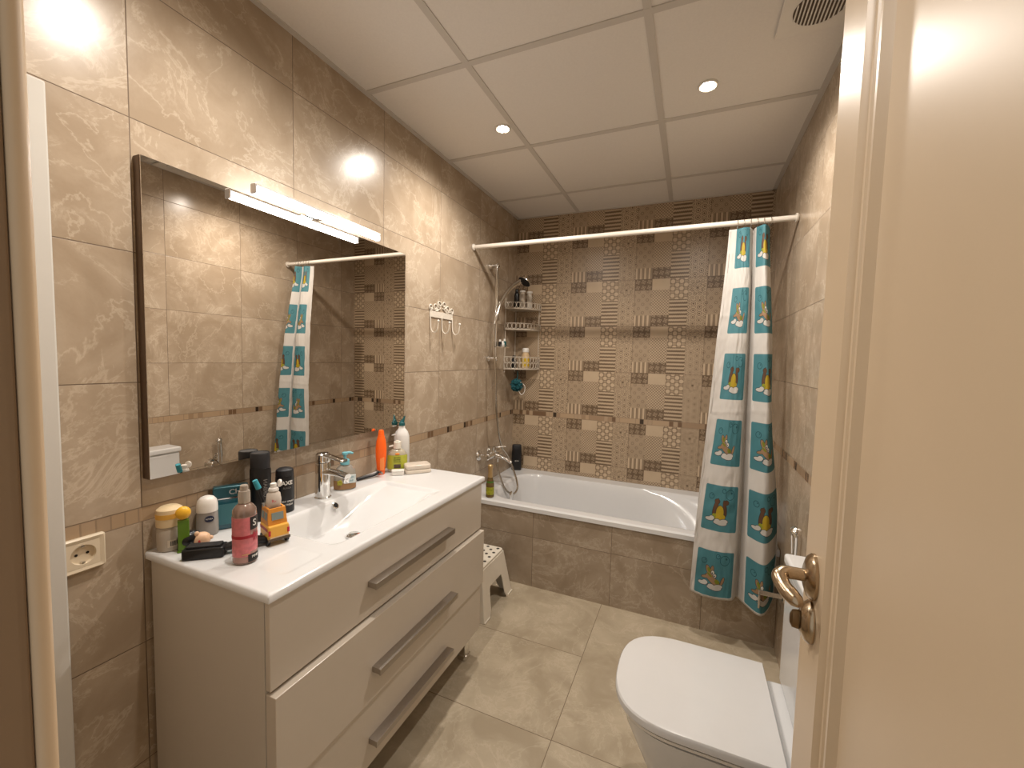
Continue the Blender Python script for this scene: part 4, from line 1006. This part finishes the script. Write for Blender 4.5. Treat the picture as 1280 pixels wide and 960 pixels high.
obj('bowl', loft([(dshape(1.200, 1.470, 0.125), 0.0), (dshape(1.175, 1.470, 0.130), 0.12), (dshape(1.125, 1.470, 0.150), 0.23), (dshape(1.092, 1.470, 0.172), 0.305), (dshape(1.083, 1.470, 0.178), 0.346)]), m_white, t, smooth=True, auto=60)
obj('back_deck', B(0.1705, 0.3235, -0.180, 0.180, 0.0, 0.344), m_white, t, bevel=0.006, seg=3)
obj('seat', loft([(dshape(1.074, 1.460, 0.176), 0.349), (dshape(1.070, 1.460, 0.180), 0.353), (dshape(1.070, 1.460, 0.180), 0.360)]), m_plastic, t, smooth=True)
obj('lid', loft([(dshape(1.068, 1.460, 0.181), 0.363), (dshape(1.062, 1.460, 0.186), 0.368), (dshape(1.062, 1.460, 0.186), 0.384), (dshape(1.065, 1.458, 0.183), 0.3885), (dshape(1.074, 1.453, 0.174), 0.3905)]), mat('lid_white', (0.62, 0.615, 0.61), 0.16, var=0.01, coat=0.3), t, smooth=True)
ci = obj('cistern', B(0.204, 0.3235, -0.195, 0.195, 0.3445, 0.702), m_white, t, bevel=0.012, seg=4)
obj('cistern_lid', B(0.198, 0.3235, -0.200, 0.200, 0.7025, 0.732), m_white, ci, bevel=0.008, seg=4)
obj('flush_button', lathe([(0.022, 0.7322), (0.022, 0.736), (0.019, 0.738)], 24, cx=0.23), m_chrome, ci, smooth=True)

# ------------------------------------------------------------------ bidet sprayer and roll holder on the right wall
t = thing('bidet_sprayer', 'chrome hand bidet sprayer hanging upright on the right wall beside the toilet', 'bidet sprayer', (W, 1.705, 0.615))
obj('holder', lathe([(0.020, -0.001), (0.020, -0.010), (0.012, -0.014), (0.012, -0.034)], 20, axis='x', cz=-0.01), m_chrome, t, smooth=True)
bm = tube(spline([(-0.040, 0, -0.045), (-0.040, 0, 0.03), (-0.042, -0.004, 0.085), (-0.050, -0.012, 0.112)], 6), [0.0150] * 12 + [0.014, 0.016, 0.018, 0.018, 0.017, 0.012, 0.005], 16)
obj('spray_handle', bm, m_chrome, t, smooth=True)
obj('trigger', tube([(-0.053, -0.004, 0.02), (-0.058, -0.010, 0.085)], 0.004, 8), m_chrome, t, smooth=True)
obj('hose', tube(spline([(-0.040, 0, -0.045), (-0.040, 0.02, -0.20), (-0.036, 0.0, -0.38), (-0.034, -0.08, -0.36), (-0.030, -0.11, -0.20), (-0.030, -0.125, -0.06)], 8), 0.0058, 8), m_chrome, t, smooth=True)
t = thing('angle_valve', 'round chrome wall valve low on the right wall feeding the bidet sprayer', 'valve', (W, 1.665, 0.565))
obj('valve_flange', lathe([(0.030, -0.001), (0.030, -0.005), (0.018, -0.010), (0.013, -0.028)], 26, axis='x'), m_chrome, t, smooth=True)
obj('valve_knob', lathe([(0.016, -0.0285), (0.020, -0.032), (0.020, -0.050), (0.016, -0.054)], 26, axis='x'), m_chrome, t, smooth=True)
t = thing('toilet_roll_holder', 'empty chrome toilet roll holder on the right wall between the toilet and the tub', 'toilet roll holder', (W, 2.03, 0.315))
obj('wall_plate', B(-0.008, -0.001, -0.022, 0.022, -0.018, 0.018), m_chrome, t, bevel=0.002)
obj('arm', B(-0.095, -0.0085, -0.010, 0.010, -0.010, 0.010), m_chrome, t, bevel=0.002)
obj('bar', B(-0.095, -0.087, -0.010, 0.010, -0.070, -0.0105), m_chrome, t, bevel=0.002)

# ------------------------------------------------------------------ curtain rod, rings, curtain
RY, RZZ = 2.235, 1.931
t = thing('curtain_rod', 'white shower curtain rod spanning the room above the tub', 'curtain rod', (0.0, RY, RZZ))
obj('rod', lathe([(0.0125, 0.004), (0.0125, W - 0.004)], 20, axis='x'), mat('rod_white', (0.74, 0.68, 0.60), 0.3), t, smooth=True)
for xx in (0.001, W - 0.013): obj('end_cap', lathe([(0.020, 0), (0.020, 0.006), (0.0150, 0.012)], 24, axis='x', cx=xx), mat('rod_white', 0, 0), t, smooth=True)

LV = [  # z, base y, x of the eight fold keys
    (1.903, 2.235, (1.352, 1.383, 1.412, 1.436, 1.452, 1.462, 1.492, 1.520, 1.500)),
    (1.62, 2.200, (1.338, 1.377, 1.412, 1.442, 1.456, 1.467, 1.504, 1.535, 1.510)),
    (1.40, 2.170, (1.322, 1.361, 1.404, 1.441, 1.456, 1.472, 1.517, 1.548, 1.520)),
    (1.03, 2.140, (1.302, 1.339, 1.390, 1.439, 1.459, 1.477, 1.535, 1.562, 1.54)),
    (0.62, 2.118, (1.278, 1.302, 1.372, 1.439, 1.463, 1.483, 1.548, 1.602, 1.585)),
    (0.215, 2.100, (1.264, 1.281, 1.358, 1.434, 1.460, 1.487, 1.550, 1.606, 1.59))]
YO = (0.0, -0.006, -0.028, -0.018, 0.034, -0.008, -0.056, 0.044, 0.052)
UK = (0.0, 0.06, 0.155, 0.25, 0.31, 0.37, 0.465, 0.56, 0.66)
VK = (0.0, -0.002, 0.0, 0.006, 0.0, -0.004, -0.012, 0.022, 0.03)     # hem height offsets at the bottom
def catmull(vals, f):
    i = min(int(f), len(vals) - 2); q = f - i
    p0, p1, p2, p3 = vals[max(i - 1, 0)], vals[i], vals[i + 1], vals[min(i + 2, len(vals) - 1)]
    return 0.5 * ((2 * p1) + (p2 - p0) * q + (2 * p0 - 5 * p1 + 4 * p2 - p3) * q * q + (3 * p1 - p0 - 3 * p2 + p3) * q ** 3)
def lin(vals, f):
    i = min(int(f), len(vals) - 2); q = f - i; return vals[i] * (1 - q) + vals[i + 1] * q
NS, NZ = 160, 190
bm = bmesh.new(); uvl = bm.loops.layers.uv.new('UVMap'); G = []; UVV = {}
levz = [l[0] for l in LV]
for j in range(NZ + 1):
    tz = j / NZ; z = levz[0] + (levz[-1] - levz[0]) * tz
    k = 0
    while k < len(levz) - 2 and z < levz[k + 1]: k += 1
    q = (levz[k] - z) / (levz[k] - levz[k + 1]); lf = k + q
    row = []
    for i in range(NS + 1):
        f = i / NS * 8
        xs_ = [catmull([l[2][m_] for l in LV], lf) for m_ in range(9)]
        xx = catmull(xs_, f) if 0.3 < f < 7.5 else lin(xs_, f)
        amp = 0.75 + 0.35 * tz
        yy = catmull([l[1] for l in LV], lf) + catmull(YO, f) * amp
        u_ = lin(UK, f); wv = 0.0022 * noise.noise(Vector((u_ * 14, z * 9, 3))) * (0.3 + tz) + 0.0012 * noise.noise(Vector((u_ * 50, z * 22, 1)))
        crease = 0.0022 * math.exp(-((z - 1.068 - 0.05 * (u_ - 0.2)) / 0.006) ** 2) + 0.0020 * math.exp(-((z - 1.50) / 0.008) ** 2)
        yy += wv * 2 - crease
        yy = min(yy, 2.146 + max(0.0, z - 0.48) * 0.5)      # hangs clear of the tub's outside edge
        zz = z + catmull(VK, f) * (tz ** 3)
        v = bm.verts.new((min(xx, W - 0.006), yy, zz)); UVV[v] = (u_, z); row.append(v)
    G.append(row)
for j in range(NZ):
    for i in range(NS):
        fc = bm.faces.new((G[j][i], G[j][i+1], G[j+1][i+1], G[j+1][i]))
        for l in fc.loops: l[uvl].uv = UVV[l.vert]
def curtain_material():
    m, nt, b = newmat('printed_curtain_fabric')
    uv = nt.nodes.new('ShaderNodeUVMap'); uv.uv_map = 'UVMap'; sp = nt.nodes.new('ShaderNodeSeparateXYZ'); nt.links.new(uv.outputs[0], sp.inputs[0])
    U, Z = E(nt, sp.outputs[0]), E(nt, sp.outputs[1])
    cu = ((U - 0.06) / 0.31).fract() * 0.31            # 0..0.31, teal block in 0..0.19
    cz0 = (Z - 0.225) / 0.2985 + 2.0
    row = cz0.floor(); cv = cz0.fract() * 0.2985        # teal in 0..0.208
    bx, bz = cu - 0.095, cv - 0.104
    qx, qz = (bx.abs() - 0.085).mx(0.0), (bz.abs() - 0.094).mx(0.0)
    sd = (qx * qx + qz * qz).sqrt()
    teal = sd.below(0.010, 0.002) * U.gt(0.03)
    def ell(cx, cz, rx, rz, rot=0.0):
        dx, dz = bx - cx, bz - cz
        c, s_ = cos(rot), sin(rot)
        ex = (dx * c + dz * s_) / rx; ez = (dz * c - dx * s_) / rz
        return (ex * ex + ez * ez).sqrt()
    def disk(*a): return ell(*a).below(1.0, 0.08)
    def many(lst, grow=0.0):
        r = None
        for a in lst:
            a = list(a); a[2] += grow; a[3] += grow; d = disk(*a); r = d if r is None else r.mx(d)
        return r
    ink = (0.03, 0.035, 0.04)
    col = mixc(nt, teal, (0.70, 0.67, 0.63), (0.075, 0.245, 0.285))
    # bubbles
    bub = None
    for cx, cz, r in ((0.045, 0.066, 0.022), (-0.052, 0.052, 0.013), (0.012, 0.082, 0.010)):
        d = (ell(cx, cz, r, r) - 1.0).abs().below(0.07 * 0.02 / r, 0.06); bub = d if bub is None else bub.mx(d)
        bub = bub.mx(ell(cx + r * 0.35, cz + r * 0.35, r * 0.22, r * 0.22).below(1.0, 0.3))
    col = mixc(nt, bub * teal, col, (0.02, 0.10, 0.13))
    odd = (row * 0.5).fract().gt(0.25)                 # alternates two prints
    cloud = [(-0.052, -0.052, 0.020, 0.008), (-0.040, -0.046, 0.012, 0.009), (0.000, -0.062, 0.030, 0.010), (0.022, -0.056, 0.020, 0.010), (0.012, -0.066, 0.026, 0.009), (-0.012, -0.055, 0.014, 0.008)]
    def layer(col, shapes, colour, mask, outline=True):
        if outline: col = mixc(nt, many(shapes, 0.0022) * mask, col, ink)
        return mixc(nt, many(shapes) * mask, col, colour)
    # print one: small tan creature splashing on foam
    ma = teal * (1.0 - odd)
    body = [(-0.004, -0.030, 0.040, 0.014, -0.55), (-0.018, 0.000, 0.016, 0.012, -0.9), (-0.030, 0.014, 0.009, 0.020, 0.35), (-0.012, 0.020, 0.007, 0.016, -0.1), (0.040, -0.030, 0.006, 0.020, -0.3), (-0.040, -0.022, 0.018, 0.006, 0.2)]
    col = layer(col, body, (0.36, 0.22, 0.12), ma)
    col = layer(col, [(-0.026, 0.014, 0.007, 0.012, 0.35), (-0.022, -0.008, 0.014, 0.005, -0.6), (0.016, -0.034, 0.013, 0.010, -0.5)], (0.22, 0.24, 0.02), ma, False)
    col = layer(col, [(-0.008, 0.006, 0.0075, 0.0085), (0.003, -0.008, 0.0075, 0.0085)], (0.70, 0.67, 0.6), ma)
    col = mixc(nt, many([(-0.010, 0.003, 0.0032, 0.0036), (0.001, -0.010, 0.0032, 0.0036)]) * ma, col, ink)
    # print two: yellow round body with two raised brown arms
    mb = teal * odd
    col = layer(col, [(-0.026, 0.006, 0.009, 0.040, -0.25), (0.022, 0.004, 0.008, 0.036, 0.2), (-0.020, 0.032, 0.012, 0.010), (0.028, 0.030, 0.012, 0.010)], (0.13, 0.06, 0.03), mb)
    col = layer(col, [(-0.002, -0.018, 0.020, 0.032), (-0.004, -0.036, 0.032, 0.015)], (0.50, 0.36, 0.02), mb)
    col = layer(col, [(-0.030, -0.036, 0.010, 0.012)], (0.30, 0.33, 0.02), mb, False)
    col = layer(col, cloud, (0.62, 0.60, 0.56), teal)
    nt.links.new(col, b.inputs['Base Color']); b.inputs['Roughness'].default_value = 0.6
    n = texture(nt, 'ShaderNodeTexNoise', uv.outputs[0], Scale=35.0, Detail=5.0)
    bump(nt, b, n.outputs[0], 0.15, 0.003)
    tr = nt.nodes.new('ShaderNodeBsdfTranslucent'); nt.links.new(col, tr.inputs[0])
    mx = nt.nodes.new('ShaderNodeMixShader'); mx.inputs[0].default_value = 0.30
    out = nt.nodes['Material Output']; nt.links.new(b.outputs[0], mx.inputs[1]); nt.links.new(tr.outputs[0], mx.inputs[2]); nt.links.new(mx.outputs[0], out.inputs[0])
    return m
cur = obj('shower_curtain', bm, curtain_material(), smooth=True, auto=0)
md = cur.modifiers.new('thickness', 'SOLIDIFY'); md.thickness = 0.0006
tag(cur, 'white shower curtain with teal square prints gathered at the right end of the rod', 'shower curtain')
ringl = ['leftmost of the metal curtain rings on the rod', 'metal curtain ring on the rod, second from the left', 'metal curtain ring on the rod, third from the left', 'metal curtain ring on the rod, fourth from the left', 'metal curtain ring on the rod, fifth from the left', 'rightmost of the metal curtain rings on the rod']
rb = bmesh.new(); tube([(0, 0.0205 * cos(2*pi*k/24), -0.0065 + 0.0205 * sin(2*pi*k/24)) for k in range(25)], 0.0013, 8, bm=rb)
ring0 = obj('curtain_ring', rb, m_chrome, smooth=True, loc=(1.385, RY, RZZ)); tag(ring0, ringl[0], 'curtain ring', 'rings on the curtain rod')
for i, xx in enumerate((1.408, 1.440, 1.462, 1.492, 1.515)):
    o = ring0.copy(); COL.objects.link(o); o.location.x = xx; o['label'] = ringl[i + 1]; o.rotation_euler.z = 0.15 * (-1) ** i

# ------------------------------------------------------------------ open door with its hardware
DX, DY1, DY0 = 1.401, 0.806, 0.095
door = bpy.data.objects.new('door_1', None); COL.objects.link(door); door.location = (DX, DY0, 0.0); door['kind'] = 'structure'
door['label'] = 'cream panelled door standing open on the right with bronze handle'
def ext_frame(prof_pts, y0, y1, z0, z1, closed=False):
    """mitred moulding: profile (inset, height towards -x) swept round the rectangle"""
    bm = bmesh.new(); rings = []
    corners = ((y0, z0, 1, 1), (y1, z0, -1, 1), (y1, z1, -1, -1), (y0, z1, 1, -1))
    for cy_, cz_, sy, sz in corners: rings.append([bm.verts.new((-h, cy_ + sy * i_, cz_ + sz * i_)) for i_, h in prof_pts])
    n_ = len(prof_pts)
    for k in range(4):
        a, b_ = rings[k], rings[(k + 1) % 4]
        for i in range(n_ - 1): bm.faces.new((a[i], a[i + 1], b_[i + 1], b_[i]))
    return bm
obj('door_leaf', B(0.0, 0.035, 0.0, DY1 - DY0, 0.008, 2.015), m_door, door, bevel=0.004, seg=3)
# raised frame moulding: stile, bead, cove, bead, then the inner field
prof = [(0.0, -0.0004), (0.002, 0.004), (0.007, 0.0075), (0.012, 0.004), (0.015, 0.001), (0.022, 0.0005), (0.034, 0.0015), (0.042, 0.0045), (0.048, 0.0085), (0.054, 0.0045), (0.058, 0.0085), (0.064, 0.0085), (0.070, 0.003), (0.074, -0.0004)]
ML = DY1 - DY0
ss = 0.122
obj('panel_moulding', ext_frame(prof, ss, ML - ss, 0.16, 1.88), m_door, door, smooth=True, auto=30)
# handle
hz_ = 0.974; hy = ML - 0.056
hn = obj('handle_rosette', lathe([(0.028, -0.0002), (0.028, -0.004), (0.024, -0.009), (0.016, -0.0125), (0.013, -0.0135)], 36, axis='x', sx=0.92, sy=1.22, cy=hy, cz=hz_), m_nickel, door, smooth=True)
hp = spline([(-0.010, hy, hz_), (-0.026, hy, hz_), (-0.038, hy - 0.001, hz_ - 0.001), (-0.045, hy - 0.009, hz_ - 0.005), (-0.042, hy - 0.022, hz_ - 0.012), (-0.036, hy - 0.034, hz_ - 0.017), (-0.030, hy - 0.044, hz_ - 0.020), (-0.026, hy - 0.050, hz_ - 0.022)], 6)
rl = [0.0095, 0.0095, 0.0105, 0.0110, 0.0105, 0.0115, 0.0100, 0.005]
rr3 = [lin(rl, i / 6) for i in range(len(hp))]
obj('lever_handle', tube(hp, rr3, 20, flat=0.95), m_nickel, hn, smooth=True)
lz = 0.905
ln = obj('lock_rosette', lathe([(0.026, -0.0002), (0.026, -0.004), (0.022, -0.010), (0.015, -0.0135), (0.0135, -0.0145)], 36, axis='x', sx=0.92, sy=1.22, cy=hy, cz=lz), m_nickel, door, smooth=True)
obj('thumb_turn', lathe([(0.0120, -0.0148), (0.0125, -0.017), (0.0115, -0.024), (0.006, -0.027)], 24, axis='x', sx=0.45, sy=1.2, cy=hy, cz=lz), mat('dark_bronze', (0.20, 0.14, 0.08), 0.3, 1.0), ln, smooth=True)
